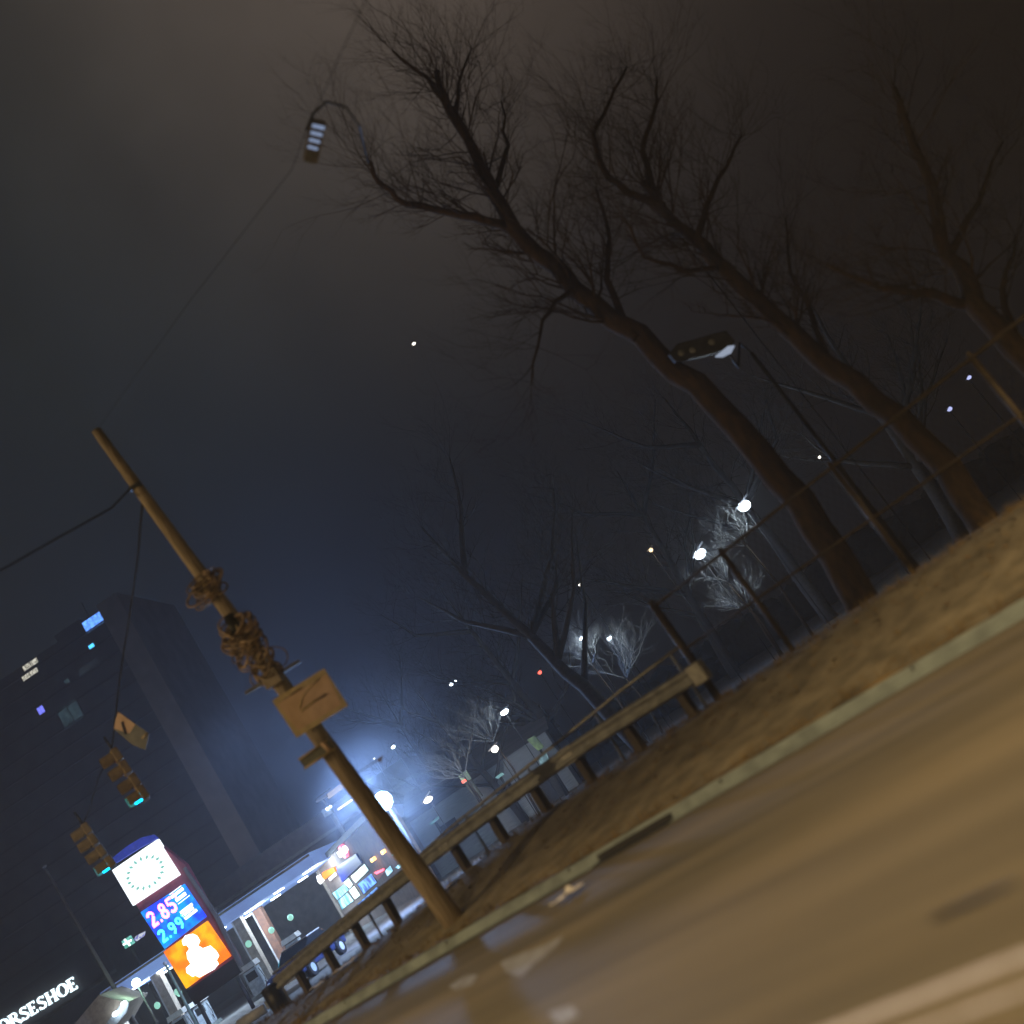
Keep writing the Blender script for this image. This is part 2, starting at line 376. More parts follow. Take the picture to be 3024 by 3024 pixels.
# thin pipe rail behind the guardrail
THIN = [(9.2, 1.99), (10.7, 1.95), (12.8, 1.82), (15, 1.70), (16.3, 1.65), (18.7, 1.41), (22.7, 1.21), (24.5, 1.12)]
pf = empty('pipe_railing', rd(16, 16.5, bermtop(16)), 'thin single pipe railing standing just behind the grey guardrail', 'railing')
b = MB(); b.tube([rd(9.2 + i * .75, 16.4 - .0, interp(THIN, 9.2 + i * .75)) for i in range(21)], .032, 8); b.build('top_rail', M['steel'], pf)
for i in range(8):
    s = 9.4 + i * 2.1; b = MB(); b.tube([rd(s, 16.4, hgt(s, 16.4) - .1), rd(s, 16.4, interp(THIN, s) - .005)], .028, 8); b.build('post', M['oldsteel'], pf)

# ------------------------------------------------------------------ tall chain-link fence
cf = empty('chain_link_fence', rd(2, 17, .82), 'tall brown chain-link fence with two pipe rails under the bare trees', 'fence')
def ftop(s): return 2.88 + .022 * (9.4 - s)
b = MB(); b.tube([rd(s, 17, ftop(s)) for s in (9.4, 5, 0, -6, -12)], .032, 8); b.build('top_rail', M['fence'], cf)
b = MB(); b.tube([rd(s, 17, 1.92) for s in (9.4, 5, 0, -6, -12)], .026, 8); b.build('middle_rail', M['fence'], cf)
for i, s in enumerate([9.45, 7.7, 5.2, 2.5, 0, -2.6, -5.2, -7.8, -10.4]):
    b = MB(); rr = .085 if i == 0 else .055; b.tube([rd(s, 17.02, .7), rd(s, 17.02, ftop(s) + .06)], rr, 10)
    b.ball(rd(s, 17.02, ftop(s) + .06), rr); b.build('post', M['fence'], cf)
b = MB(); s = 9.4; W_ = .0016; st = .13
while s > -12:
    for sg in (1, -1):
        a0 = rd(s, 17.0, .84); h = 2.05
        p = rd(s - h * .62 * sg, 17.0, .84 + h)
        if -12 < s - h * .62 * sg < 9.4:
            u = (p - a0).normalized(); sd = u.cross(N) * W_
            b.face([a0 - sd, a0 + sd, p + sd, p - sd])
    s -= st
b.build('mesh_panel', M['fence'], cf)

# ------------------------------------------------------------------ bare trees
def limb(b, pts, ra, rb, k=8, jit=.0):
    n = len(pts); b.tube(pts, [ra + (rb - ra) * i / (n - 1) for i in range(n)], k)
def twigs(b, p, d, L, r, lev, rng, k=4, spread=.75, up=.12):
    seg = 3; pts = [p]; q = p.copy(); dd = d.normalized()
    for i in range(seg):
        dd = (dd + Vector((rng.gauss(0, .18), rng.gauss(0, .18), rng.gauss(0, .14) + up * .35))).normalized()
        q = q + dd * (L / seg); pts.append(q.copy())
    b.tube(pts, [r * (1 - .6 * i / seg) for i in range(seg + 1)], k, cap=False)
    if lev <= 0: return
    for j in range(3 if lev > 1 else 4):
        i = rng.choice((1, 2, 3)); nd = (dd + Vector((rng.uniform(-1, 1), rng.uniform(-1, 1), rng.uniform(-.6, .9))) * spread)
        twigs(b, pts[i], nd, L * rng.uniform(.5, .8), r * .5, lev - 1, rng, 3, spread, up)
def dense(path, m=4):
    out = []
    for a, c in zip(path, path[1:]):
        for i in range(m): out.append(a.lerp(c, i / m))
    out.append(path[-1]); return out
def tree(label, base, limbs, seed, twig_per=3, lev=3, TL=1.5, mname='bark', group='bare trees behind the fence'):
    rng = random.Random(seed)
    r = empty('bare_tree', base, label, 'tree', group)
    tb = MB(); cb = MB()
    for (pts, ra, rb) in limbs:
        P_ = dense(pts, 3)
        P_ = [p + Vector((rng.gauss(0, 1), rng.gauss(0, 1), rng.gauss(0, 1))) * (.25 * rb + .02 if 0 < i < len(P_) - 1 else 0) for i, p in enumerate(P_)]
        limb(tb, P_, ra, rb, 9)
        n = len(P_)
        for i in range(max(2, n // 4), n):
            if pts is limbs[0][0] and i < n * .4: continue
            fr = i / (n - 1)
            for _ in range(twig_per + (2 if i == n - 1 else 0)):
                dd = (P_[i] - P_[i - 1]).normalized()
                nd = dd * .7 + Vector((rng.uniform(-1, 1), rng.uniform(-1, 1), rng.uniform(-.4, 1)))
                twigs(cb, P_[i], nd, TL * rng.uniform(.6, 1.2), max(.008, (ra + (rb - ra) * fr) * .19), lev, rng)
    tb.build('trunk', M[mname], r); cb.build('crown', M[mname], r)
    return r
def px(lst, d0, d1=None):
    d1 = d1 or d0; n = len(lst); return [at(x, y, d0 + (d1 - d0) * i / (n - 1)) for i, (x, y) in enumerate(lst)]
tree('big bare tree leaning left, its thick trunk crossing the middle of the sky', at(2560, 1800, 21),
     [(px([(2560, 1800), (2420, 1560), (2240, 1330), (2060, 1140), (1880, 1000), (1700, 850), (1520, 690), (1460, 570), (1400, 450), (1330, 330), (1290, 210)], 21, 23), .36, .07),
      (px([(1540, 700), (1440, 650), (1330, 630), (1200, 600), (1120, 545), (1085, 470)], 22.4, 21), .13, .04),
      (px([(1400, 450), (1340, 330), (1260, 240), (1160, 150)], 23, 23), .10, .03),
      (px([(1340, 350), (1350, 250), (1390, 150)], 23, 24), .07, .02),
      (px([(1700, 850), (1640, 890), (1590, 980), (1570, 1130)], 22, 20), .07, .02),
      (px([(1880, 1000), (1790, 830), (1800, 700), (1760, 560)], 21.6, 23), .10, .03),
      (px([(1460, 570), (1500, 430), (1480, 300)], 22.8, 24), .08, .02)], 11)
tree('bare tree with upright forks behind the fence, right of the big leaning one', at(2960, 1620, 19.5),
     [(px([(2960, 1620), (2800, 1390), (2660, 1235), (2450, 1080), (2290, 940), (2130, 790), (2050, 700), (1960, 610), (1900, 540)], 19.5, 22), .30, .09),
      (px([(1960, 610), (1850, 570), (1780, 500), (1750, 400), (1800, 300), (1850, 200)], 21.6, 23), .10, .03),
      (px([(1930, 570), (1905, 450), (1930, 330), (1940, 240)], 22, 23), .09, .03),
      (px([(2060, 710), (2080, 610), (2140, 490), (2190, 400)], 21.2, 22), .09, .025),
      (px([(2450, 1080), (2400, 930), (2330, 800), (2320, 650)], 20.6, 22), .08, .02),
      (px([(2130, 790), (2020, 800), (1900, 760), (1840, 640)], 21, 19.5), .07, .02)], 23)
tree('dark bare tree at the right edge, reaching over the fence', at(3330, 1420, 18),
     [(px([(3330, 1420), (3160, 1180), (3000, 1020), (2880, 900), (2800, 760), (2760, 600), (2700, 430), (2640, 260)], 18, 20), .30, .06),
      (px([(2880, 900), (2760, 870), (2600, 850), (2440, 780)], 19, 18), .12, .03),
      (px([(2800, 760), (2880, 600), (2960, 420)], 19.3, 21), .09, .03),
      (px([(3000, 1020), (2960, 860), (3000, 700)], 18.8, 20), .10, .03)], 5, 2)
# trees farther off: one builder, its own limbs each
def fartree(x, y, d, h, lean, seed, label, tp=3):
    rng = random.Random(seed); g = at(x, y, d); g.z = 0
    def up(a, dx, dz): return a + Vector((dx, rng.uniform(-.6, .6), dz))
    t0 = g; t1 = up(t0, lean * .3, h * .25); t2 = up(t1, lean * .3, h * .2); t3 = up(t2, lean * .4, h * .25); t4 = up(t3, lean * .2, h * .2)
    L = [([t0, t1, t2, t3, t4], h * .026, .03)]
    for i in range(7):
        a = rng.choice((t1, t1.lerp(t2, .5), t2, t3)); sg = rng.choice((-1, 1))
        c = a + Vector((sg * h * rng.uniform(.08, .2), rng.uniform(-1, 1), h * rng.uniform(.08, .2))); e = c + Vector((sg * h * rng.uniform(.05, .15), rng.uniform(-1, 1), h * rng.uniform(.08, .2)))
        L.append(([a, c, e], h * .011, .02))
    return tree(label, g, L, seed + 1, tp, 3, h * .13, 'farbark', 'bare trees beyond the bank')
fartree(1500, 2340, 58, 10, -1.0, 31, 'bare tree whose lower branches catch the bluish light beside the forecourt flood lamp')
fartree(1850, 2130, 38, 13, -2, 37, 'bare tree rising above the right end of the guardrail')
fartree(1700, 2240, 60, 15, -1, 41, 'tall slender bare tree behind the pale roofed house')
fartree(1380, 2450, 74, 14, 0, 43, 'bare tree just right of the bright flood lamp, far behind the guardrail')
fartree(2150, 1960, 64, 16, 1, 47, 'bare tree behind the tall fence end post, in front of a lamp')
fartree(2420, 1780, 50, 15, 0, 53, 'bare tree behind the brightest lamp over the fence')
fartree(2800, 1540, 42, 13, 1, 59, 'bare tree far back behind the right half of the fence')
# dark wood and scrub far behind
b = MB(); rng = random.Random(3)
for i in range(260):
    a = rng.uniform(-30, 75); dd = rng.uniform(85, 120); hh = rng.uniform(2, 5.5)
    for j in range(5):
        c = Vector((a + rng.gauss(0, 1.5), dd + rng.gauss(0, 1), rng.uniform(.3, 1) * hh * .5)); rr = rng.uniform(.8, 2.2)
        b.ball(c, rr, rr, rr * .8, 6, 4)
sc2 = b.build('scrub', M['hedge']); tag(sc2, 'dark scrub line far behind the fence', None, None, 'stuff')
tx = D.textures.new('scrub_noise', 'CLOUDS'); tx.noise_scale = .6
md = sc2.modifiers.new('d', 'DISPLACE'); md.texture = tx; md.strength = 1.2

# ------------------------------------------------------------------ leaning timber utility pole
d_p = atn(1335, 2705, 13.35).y
def pp(x, y, dy=0): return at(x, y, d_p + dy)
base = pp(1335, 2705); base.z = hgt(base.dot(T), 13.35) - .1
top = pp(285, 1272)
up_ = empty('utility_pole', base, 'leaning timber utility pole standing behind the kerb, lit orange brown', 'utility pole')
def polept(f): return base.lerp(top, f)
MB().tube([polept(i / 10) for i in range(11)], [.21 - .011 * i for i in range(11)], 14).build('shaft', M['wood'], up_)
PD = (top - base).normalized()
def onpole(x, y):
    """fraction up the pole of a place seen at pixel x, y"""
    t_ = (pp(x, y) - base).dot(PD); return base + PD * t_
FR = Vector((0, -1, 0))
a = onpole(860, 1965); MB().bar(a - Vector((.55, .15, 0)) + FR * .2, a + Vector((.55, .15, 0)) + FR * .2, .06, .07).build('bracket', M['oldsteel'], up_)
a = onpole(395, 1450); MB().bar(a + FR * .12 - Vector((.12, 0, 0)), a + FR * .12 + Vector((.12, 0, 0)), .08, .08).build('clamp', M['darkmetal'], up_)
a = onpole(700, 1830); MB().tube([a + FR * .22 - UP * .28, a + FR * .22 + UP * .1], .11, 12).build('splice_closure', M['black'], up_)
a = onpole(830, 1985); MB().box(a + FR * .26 - UP * .05, Vector((.17, 0, 0)), Vector((0, .1, 0)), UP * .15).build('junction_box', M['coltan'], up_, .02)
a = onpole(800, 1950); MB().bar(a + FR * .34 + Vector((.10, 0, -.1)), a + FR * .34 + Vector((.16, 0, .12)), .05, .02).build('yellow_tag', M['tan'], up_)
def coil(px_, py_, rad, label, n=16, seed=1, sq=.55):
    rng = random.Random(seed); c = onpole(px_, py_) + FR * .24
    r = empty('cable_coil', c, label, 'cable coil', 'coils of cable tied to the timber pole'); b = MB()
    for i in range(n):
        cc = c + Vector((rng.gauss(0, .07), rng.uniform(-.12, .1), rng.gauss(0, .13))); ra = rad * rng.uniform(.6, 1.1); tilt = rng.gauss(0, .5); ph0 = rng.uniform(0, 6)
        pts = []
        for j in range(19):
            a = ph0 + 2 * math.pi * j / 18; v = Vector((math.cos(a) * ra, math.sin(a * 1) * .12 * rng.uniform(.8, 1.2), math.sin(a) * ra * sq)); v.rotate(Matrix.Rotation(tilt, 3, 'Y')); pts.append(cc + v)
        b.tube(pts, rng.choice((.014, .022, .032)), 6)
    b.build('loops', M['coil'], r)
    b = MB(); b.bar(c - Vector((.05, .14, rad * .6)), c + Vector((.05, -.14, rad * .6)), .04, .015); b.build('tie', M['tan'], r)
coil(640, 1735, .33, 'upper tangled coil of brown cable on the timber pole', 20, 1)
coil(745, 1870, .36, 'middle wide coil of reddish brown cable above the orange sign', 24, 2, .5)
coil(800, 1950, .27, 'lowest small coil of cable, hanging by the yellow tag', 12, 5, .8)
# signs on the pole
def panel(name, label, cat, corners, m, th=.02, group=None, dY=0, depth=None, extra=()):
    pts = [pp(x, y, dY) if depth is None else at(x, y, depth) for x, y in corners]
    c = sum(pts, Vector((0, 0, 0))) / len(pts)
    r = empty(name, c, label, cat, group)
    nr = (pts[1] - pts[0]).cross(pts[2] - pts[1]).normalized()
    if nr.y > 0: nr = -nr
    MB().prism(pts, -nr * th).build('plate', m, r)
    for nm, poly, mm in extra:
        q = [(pp(x, y, dY) if depth is None else at(x, y, depth)) + nr * .004 for x, y in poly]
        MB().prism(q, -nr * .003).build(nm, mm, r)
    return r
def inset(c, f):
    cx = sum(p[0] for p in c) / len(c); cy = sum(p[1] for p in c) / len(c); return [(cx + (x - cx) * f, cy + (y - cy) * f) for x, y in c]
big = [(803, 2069), (957, 1973), (1028, 2084), (876, 2180)]
sgn = panel('road_sign', 'large rectangular orange and tan road sign fixed across the timber pole', 'sign', big, M['tan'], .02, None, -.3,
      extra=[('face', [(820, 2080), (965, 1990), (1008, 2080), (880, 2158)], M['orange']),
             ])
def stroke(poly, w, dY, m, par, nm='marking', depth=None, lift=.012):
    q = [(pp(x, y, dY) if depth is None else at(x, y, depth)) - Vector((0, lift, 0)) for x, y in poly]
    b = MB(); b.tube(q, w, 5); return b.build(nm, m, par)
stroke([(885, 2092), (892, 2062), (915, 2030), (945, 2003)], .012, -.3, M['tan'], sgn, 'arrow')
stroke([(890, 2100), (930, 2070), (965, 2050)], .022, -.3, M['sigyellow'], sgn, 'arrow')
stroke([(838, 2066), (890, 2032)], .016, -.3, M['coil'], sgn, 'legend')
sm = [(882, 2244), (965, 2180), (998, 2188), (993, 2206), (898, 2268)]
s2 = panel('route_sign', 'small grey sign with tan edges below the orange sign on the timber pole', 'sign', [(882, 2244), (968, 2184), (990, 2206), (900, 2268)], M['greysign'], .02, None, -.28)
stroke([(882, 2244), (968, 2184)], .02, -.3, M['tan'], s2, 'edge_strip'); stroke([(900, 2270), (992, 2208)], .022, -.3, M['tan'], s2, 'edge_strip')
stroke([(952, 2192), (975, 2216)], .05, -.3, M['orange'], s2, 'band')
panel('pennant_sign', 'tiny pale pointed plate sticking out right of the timber pole', 'sign', [(1100, 2255), (1132, 2228), (1126, 2252), (1120, 2248)], M['coltan'], .015, None, -.1)
MB().bar(onpole(1075, 2262), pp(1106, 2250, -.1), .02, .02).build('sign_arm', M['oldsteel'], up_)

# overhead wires
def wire(label, pts, r=.018, nm='overhead_wire'):
    b = MB(); b.tube(pts, r, 6); o = b.build(nm, M['cable']); tag(o, label, 'cable', 'overhead wires'); return o
att = onpole(412, 1470)
g1 = at(352, 2165, 23.5)
wire('black cable dropping from the timber pole top to the nearer traffic signal',
     [att, at(414, 1560, d_p + .6), at(408, 1640, d_p + 1.2), at(396, 1730, d_p + 2), at(378, 1850, d_p + 3), at(360, 1960, 23), at(340, 2120, 23.4), at(330, 2215, 23.6)], .022)
wire('black cable sagging left from the timber pole towards the picture edge',
     [onpole(385, 1440), at(330, 1500, d_p - .3), at(250, 1545, d_p - .8), at(150, 1600, d_p - 1.5), at(20, 1675, d_p - 2.5), at(-200, 1790, d_p - 4)], .022)
wire('thin wire running up from the pole top past the hanging lamp', [top, at(560, 890, d_p - 2), at(862, 500, d_p - 4), at(905, 385, d_p - 5), at(1010, 150, d_p - 6.5), at(1150, -150, d_p - 8)], .005)

# hanging LED lamp standing in for a mirrored interior shape, upper left
dL = d_p - 4.8
hl = empty('standin_lamp', at(935, 390, dL), 'hanging street lamp standing in for a ghostly reflection, six dim bluish bars, upper left of the sky', 'street lamp')
hc = [(922, 352), (966, 362), (938, 486), (898, 478)]
pts = [at(x, y, dL) for x, y in hc]; MB().prism(pts, Vector((0, .1, .12))).build('housing', M['greywall'], hl, .02)
for i in range(6):
    f_ = i / 5; x0 = 924 - f_ * 22; y0 = 366 + f_ * 105; w = 36 - 12 * f_
    q = [(x0, y0), (x0 + w, y0 + 8), (x0 + w - 2, y0 + 19 - 5 * f_), (x0 - 3, y0 + 10 - 3 * f_)]
    MB().prism([at(x, y, dL) - Vector((0, .01, 0)) for x, y in q], Vector((0, .006, 0))).build('standin_bar', E_['standinbar'] if i < 4 else M['greysign'], hl)
MB().tube([at(905, 385, d_p - 5), at(925, 335, dL + .05), at(965, 300, dL + .1), at(1020, 315, dL + .1), at(1060, 370, dL + .3), at(1075, 430, 20.3), at(1088, 480, 20.9)], .022, 8).build('bracket', M['darkmetal'], hl)

# cobra lamp and pole standing in for a mirrored dark shape, right of centre
dC = 21.0
lp_base = at(2520, 1560, dC); lp_base.z = .4
hp = at(2080, 1030, dC)
cl = empty('street_lamp', (hp.x + .9, dC + .6, .5), 'unlit stand-in for a reflection, a dark cobra head street lamp with a pale gleam under its tip, among the branches', 'street lamp')
ptop = Vector((hp.x + .9, dC + .6, hp.z - .5))
MB().tube([Vector((ptop.x, ptop.y, .4)), ptop], [.07, .045], 8).build('pole', M['darkmetal'], cl)
MB().tube([ptop, ptop + UP * .3 - Vector((.1, .1, 0)), at(2180, 1085, dC + .3), at(2150, 1040, dC + .1)], .03, 6).build('arm', M['darkmetal'], cl)
MB().prism([at(x, y, dC) for x, y in [(1975, 1045), (2000, 1015), (2105, 985), (2145, 975), (2172, 1010), (2150, 1030), (2080, 1050), (1995, 1068)]], Vector((0, .25, .05))).build('head', M['darkmetal'], cl, .02)
MB().prism([at(x, y, dC) - Vector((0, .01, 0)) for x, y in [(2112, 1052), (2150, 1022), (2170, 1020), (2160, 1040), (2135, 1052)]], Vector((0, .08, 0))).build('lens', E_['lens'], cl)  # pale gleam put in as emission, the lamp itself is unlit
for x, y in ((2012, 1042), (2045, 1033), (2102, 1010)):
    MB().ball(at(x, y, dC) - Vector((0, .0, 0)), .07, .02, .07).build('standin_plate', M['oldsteel'], cl)

# ------------------------------------------------------------------ traffic signals on the span wire
def signal(pts, d, vr, label, mb):
    """four sections, top to bottom; the lowest glows"""
    c = [at(x, y, d) for x, y in pts]
    r = empty('traffic_signal', c[0] + UP * .3, label, 'traffic signal', 'traffic signals hanging over the road')
    ax = (c[-1] - c[0]).normalized(); face = Vector((-.84, -.52, -.1)).normalized(); sd = ax.cross(face).normalized(); face = sd.cross(ax).normalized()
    if face.y > 0: face = -face
    for i, p in enumerate(c):
        b = MB(); b.box(p - face * .12, sd * vr * 1.05, ax * ((c[1] - c[0]).length * .47), face * .09); h = b.build('housing', mb, r, .03)
        b = MB(); n = 16; rr = vr
        # tunnel visor: an open half-round hood over each lens
        for (ra, s0) in ((rr, 1), (rr * .93, -1)):
            i0 = len(b.v)
            for q in range(n + 1):
                a_ = math.pi * (-.28) + math.pi * 1.56 * q / n
                off = (sd * math.cos(a_) - ax * math.sin(a_)) * ra
                b.v.append(p + off - face * .03); b.v.append(p + off * .97 + face * (.26))
            for q in range(n): b.f.append((i0 + 2 * q, i0 + 2 * q + 1, i0 + 2 * q + 3, i0 + 2 * q + 2)); b.sm.append(True)
        b.build('visor', mb, r)
        b = MB(); e_ = .13 if i == len(c) - 1 else .012; b.tube([p - face * .03, p + face * e_], [rr * .9, rr * (.9 if e_ > .1 else .8)], 18)
        b.build('lens', E_['green'] if i == len(c) - 1 else M['glass'], r)
    b = MB(); b.tube([c[0] - face * .12 - ax * .15, c[0] - face * .12 - ax * .55], .03, 8); b.build('hanger', M['darkmetal'], r)
    return r
signal([(331, 2240), (356, 2277), (384, 2316), (408, 2352)], 23.6, .145, 'nearer four lamp traffic signal with its lowest lamp glowing cyan, under the tilted tan sign', M['sigyellow'])
signal([(243, 2458), (262, 2490), (286, 2524), (312, 2556)], 25.5, .14, 'farther four lamp traffic signal with cyan lowest lamp, left of the white pylon panel', mat('signal_dull', (.34, .28, .17), (.22, .18, .11), 6, .7))
wire('wire carrying the farther traffic signal up to the nearer one', [at(330, 2215, 23.6), at(290, 2300, 24.4), at(262, 2395, 25.2), at(243, 2440, 25.6)], .014)
ts = panel('standin_sign', 'small tilted stand-in sign for a reflection, half tan and half grey, hanging above the nearer traffic signal', 'sign',
      [(346, 2099), (402, 2140), (440, 2166), (430, 2215), (392, 2200), (336, 2154)], M['greysign'], .02, None, 0, 23.4,  # plate stands in for part of the mirrored car interior
      extra=[('face', [(346, 2100), (400, 2139), (383, 2166), (337, 2152)], M['orange'])])
stroke([(361, 2132), (366, 2150), (372, 2168)], .025, 0, M['black'], ts, 'arrow', 23.4, .02)
stroke([(422, 2180), (436, 2164)], .03, 0, M['tan'], ts, 'corner_patch', 23.4, .02)

# ------------------------------------------------------------------ glyphs (drawn as strokes)
def arcp(cx, cy, rx, ry, a0, a1, n=10): return [(cx + rx * math.cos(R(a0 + (a1 - a0) * i / n)), cy + ry * math.sin(R(a0 + (a1 - a0) * i / n))) for i in range(n + 1)]
TH, TN = .19, .09
GL = {
 'H': [([(.18, 0), (.18, 1)], TH), ([(.72, 0), (.72, 1)], TH), ([(.18, .5), (.72, .5)], TN), ([(.02, .03), (.34, .03)], .06), ([(.02, .97), (.34, .97)], .06), ([(.56, .03), (.88, .03)], .06), ([(.56, .97), (.88, .97)], .06)],
 'O': [(arcp(.46, .5, .36, .47, 45, 135), TN), (arcp(.46, .5, .36, .45, 130, 230), TH), (arcp(.46, .5, .36, .47, 225, 315), TN), (arcp(.46, .5, .36, .45, 310, 410), TH)],
 'R': [([(.16, 0), (.16, 1)], TH), ([(.0, .03), (.32, .03)], .06), ([(.0, .97), (.40, .97)], .06), (arcp(.36, .74, .26, .22, 90, -90), .13), ([(.16, .52), (.4, .52)], TN), ([(.38, .52), (.82, .0)], TH), ([(.74, .03), (.9, .03)], .06)],
 'S': [(arcp(.38, .74, .24, .22, 30, 200), .12), ([(.16, .66), (.38, .52), (.58, .36)], .17), (arcp(.36, .25, .25, .22, 30, -160), .12), ([(.60, .98), (.60, .76)], .06), ([(.10, .02), (.10, .26)], .06)],
 'E': [([(.16, 0), (.16, 1)], TH), ([(.0, .03), (.60, .03)], TN), ([(.0, .97), (.58, .97)], TN), ([(.16, .5), (.46, .5)], TN), ([(.60, 0), (.60, .22)], .07), ([(.58, .80), (.58, 1)], .07), ([(.46, .40), (.46, .60)], .06)],
 '2': [(arcp(.36, .72, .24, .22, 170, -10), .2), ([(.58, .64), (.14, .12)], .2), ([(.08, .09), (.64, .09)], .2)],
 '8': [(arcp(.36, .74, .2, .2, 0, 360), .18), (arcp(.36, .28, .24, .23, 0, 360), .19)],
 '5': [([(.6, .92), (.16, .92), (.14, .55)], .19), (arcp(.32, .32, .26, .25, 110, -150), .2)],
 '9': [(arcp(.36, .7, .22, .22, 0, 360), .18), ([(.58, .7), (.52, .3), (.3, .06)], .19)],
 '.': [([(.06, .08), (.2, .08)], .16)],
}
WD = {'H': .92, 'O': .94, 'R': .86, 'S': .74, 'E': .74, '2': .78, '8': .78, '5': .76, '9': .78, '.': .3}
def text(b, s, o, ux, uy, nr, th=.02, gap=.02):
    """strokes as thin slabs on the plane o + ux*x + uy*y, raised towards nr; every other stroke a hair higher"""
    x = 0
    for ch in s:
        for j, (pl, w) in enumerate(GL[ch]):
            ext = th + .0015 * (j % 4)
            L = []; Rr = []
            for i, p in enumerate(pl):
                a_ = pl[max(0, i - 1)]; c_ = pl[min(len(pl) - 1, i + 1)]; dx, dy = c_[0] - a_[0], c_[1] - a_[1]; l = math.hypot(dx, dy) or 1
                nx, ny = -dy / l * w / 2, dx / l * w / 2
                L.append((p[0] + nx, p[1] + ny)); Rr.append((p[0] - nx, p[1] - ny))
            P3 = lambda q: o + ux * (x + q[0]) + uy * q[1] + nr * ext
            for i in range(len(pl) - 1):
                b.prism([P3(L[i]), P3(L[i + 1]), P3(Rr[i + 1]), P3(Rr[i])], -nr * th)
        x += WD[ch] + gap
    return x

# ------------------------------------------------------------------ filling station price pylon
dS = 52.0
def sg(x, y, dd=0): return at(x, y, dS + dd)
# face axes: panels are upright, nearly square to the view
SB = sg(560, 2760); SB = Vector((SB.x, dS, 0))
py = empty('price_pylon', SB, 'tall lit filling station pylon with white, blue and orange panels', 'pylon sign')
NS = Vector((0, -1, 0))
def quad(c, z0=0): return [sg(x, y) for x, y in c]
def lbox(nm, c, m, front=.0, th=.3, bev=.02):
    q = [p + NS * front for p in quad(c)]; return MB().prism(q, -NS * th).build(nm, m, py, bev)
lbox('frame', [(470, 2495), (545, 2470 + 85), (702, 2835), (575, 2935), (395, 2670), (372, 2650)], mat('glare_red_frame', (.30, .06, .09), (.2, .045, .07), 3, .6), -.12, .35)  # red glare between the panels is put into the frame colour
lbox('side_frame', [(538, 2566), (546, 2560), (640, 2700), (716, 2850), (704, 2858), (630, 2706)], M['greywall'], -.02, .15)
capc = [(332, 2533), (372, 2500), (415, 2474), (448, 2466), (463, 2477), (400, 2512), (340, 2550)]
lbox('top_cap', capc, E_['cap'], .0, .3)
wp = [(331, 2570), (464, 2479), (531, 2584), (393, 2675)]
lbox('white_panel', wp, E_['white'], .03, .3)
# ring of leaf marks
o00, o10, o11, o01 = [p for p in (sg(*wp[3]), sg(*wp[2]), sg(*wp[1]), sg(*wp[0]))]
cc = (o00 + o10 + o11 + o01) / 4; ex = (o10 - o00); ey = (o01 - o00)
for i in range(18):
    b = MB()
    a = 2 * math.pi * i / 18; rr = .335
    c = cc + ex * math.cos(a) * rr + ey * math.sin(a) * rr + NS * .036; rad = (ex * math.cos(a) + ey * math.sin(a)).normalized(); tn = (-ex * math.sin(a) + ey * math.cos(a)).normalized()
    b.prism([c - rad * .12, c + tn * .08, c + rad * .15, c - tn * .08], NS * -.004)
    b.build('leaf_mark', E_['leaf'], py)
bp_ = [(415, 2694), (543, 2611), (608, 2708), (486, 2802)]
lbox('blue_panel', bp_, E_['blue'], .03, .3)
b00, b10, b11, b01 = [sg(*p) for p in (bp_[3], bp_[2], bp_[1], bp_[0])]
ex = b10 - b00; ey = b01 - b00; exn = ex.normalized(); eyn = ey.normalized()
def price(st, x0, y0, h, wf, m, small):
    x = 0
    for ch in st:
        b = MB(); text(b, ch, b00 + ex * x0 + ey * y0 + exn * x + NS * .035, exn * h * wf, eyn * h, NS, .02); b.build('digit', m, py); x += (WD[ch] + .02) * h * wf
    b = MB(); text(b, '9', b00 + ex * x0 + ey * (y0 + h * .58 / ey.length) + exn * x + NS * .035, exn * h * .4, eyn * h * .42, NS, .02); b.build('digit', m, py)
price('2.85', .04, .52, ey.length * .36, .78, E_['red'], 0)
price('2.99', .04, .11, ey.length * .29, .86, E_['cyan'], 0)
b = MB()
for (x0, x1, y0, y1) in ((.66, .95, .905, .92), (.66, .95, .80, .87), (.70, .94, .67, .75), (.70, .98, .61, .625), (.64, .93, .39, .455), (.64, .91, .31, .37), (.65, .94, .225, .285)):
    P3 = lambda u, v: b00 + ex * u + ey * v + NS * .04
    b.prism([P3(x0, y0), P3(x1, y0), P3(x1, y1), P3(x0, y1)], NS * -.008)
b.build('panel_lettering', E_['txt'], py)
op = [(483, 2811), (611, 2720), (681, 2824), (550, 2920)]
lbox('orange_panel', op, E_['orange'], .03, .3)
blob = [(538, 2778), (548, 2762), (570, 2757), (583, 2763), (592, 2778), (586, 2792), (600, 2800), (622, 2792), (640, 2808), (648, 2822), (640, 2836), (647, 2846), (634, 2862), (612, 2874), (590, 2886), (578, 2880), (570, 2884), (552, 2872), (550, 2858), (564, 2846), (554, 2830), (552, 2812), (560, 2802), (552, 2790), (542, 2792)]
b = MB()
q = [sg(x, y) + NS * .036 for x, y in blob]; b.prism(q, -NS * .005); b.build('white_emblem', E_['txt'], py)
lbox('lower_panel', [(548, 2928), (686, 2832), (712, 2872), (574, 2970)], M['black'], -.05, .25)
for (x, y) in ((585, 2960), (700, 2885)):
    b = MB(); p = sg(x, y, .2); b.tube([Vector((p.x, p.y, -.05)), p], .1, 10); b.build('leg', M['darkmetal'], py)
lamp('pylon_glow', sg(470, 2640, -2.0), 60, (.7, .85, 1), py, .5)

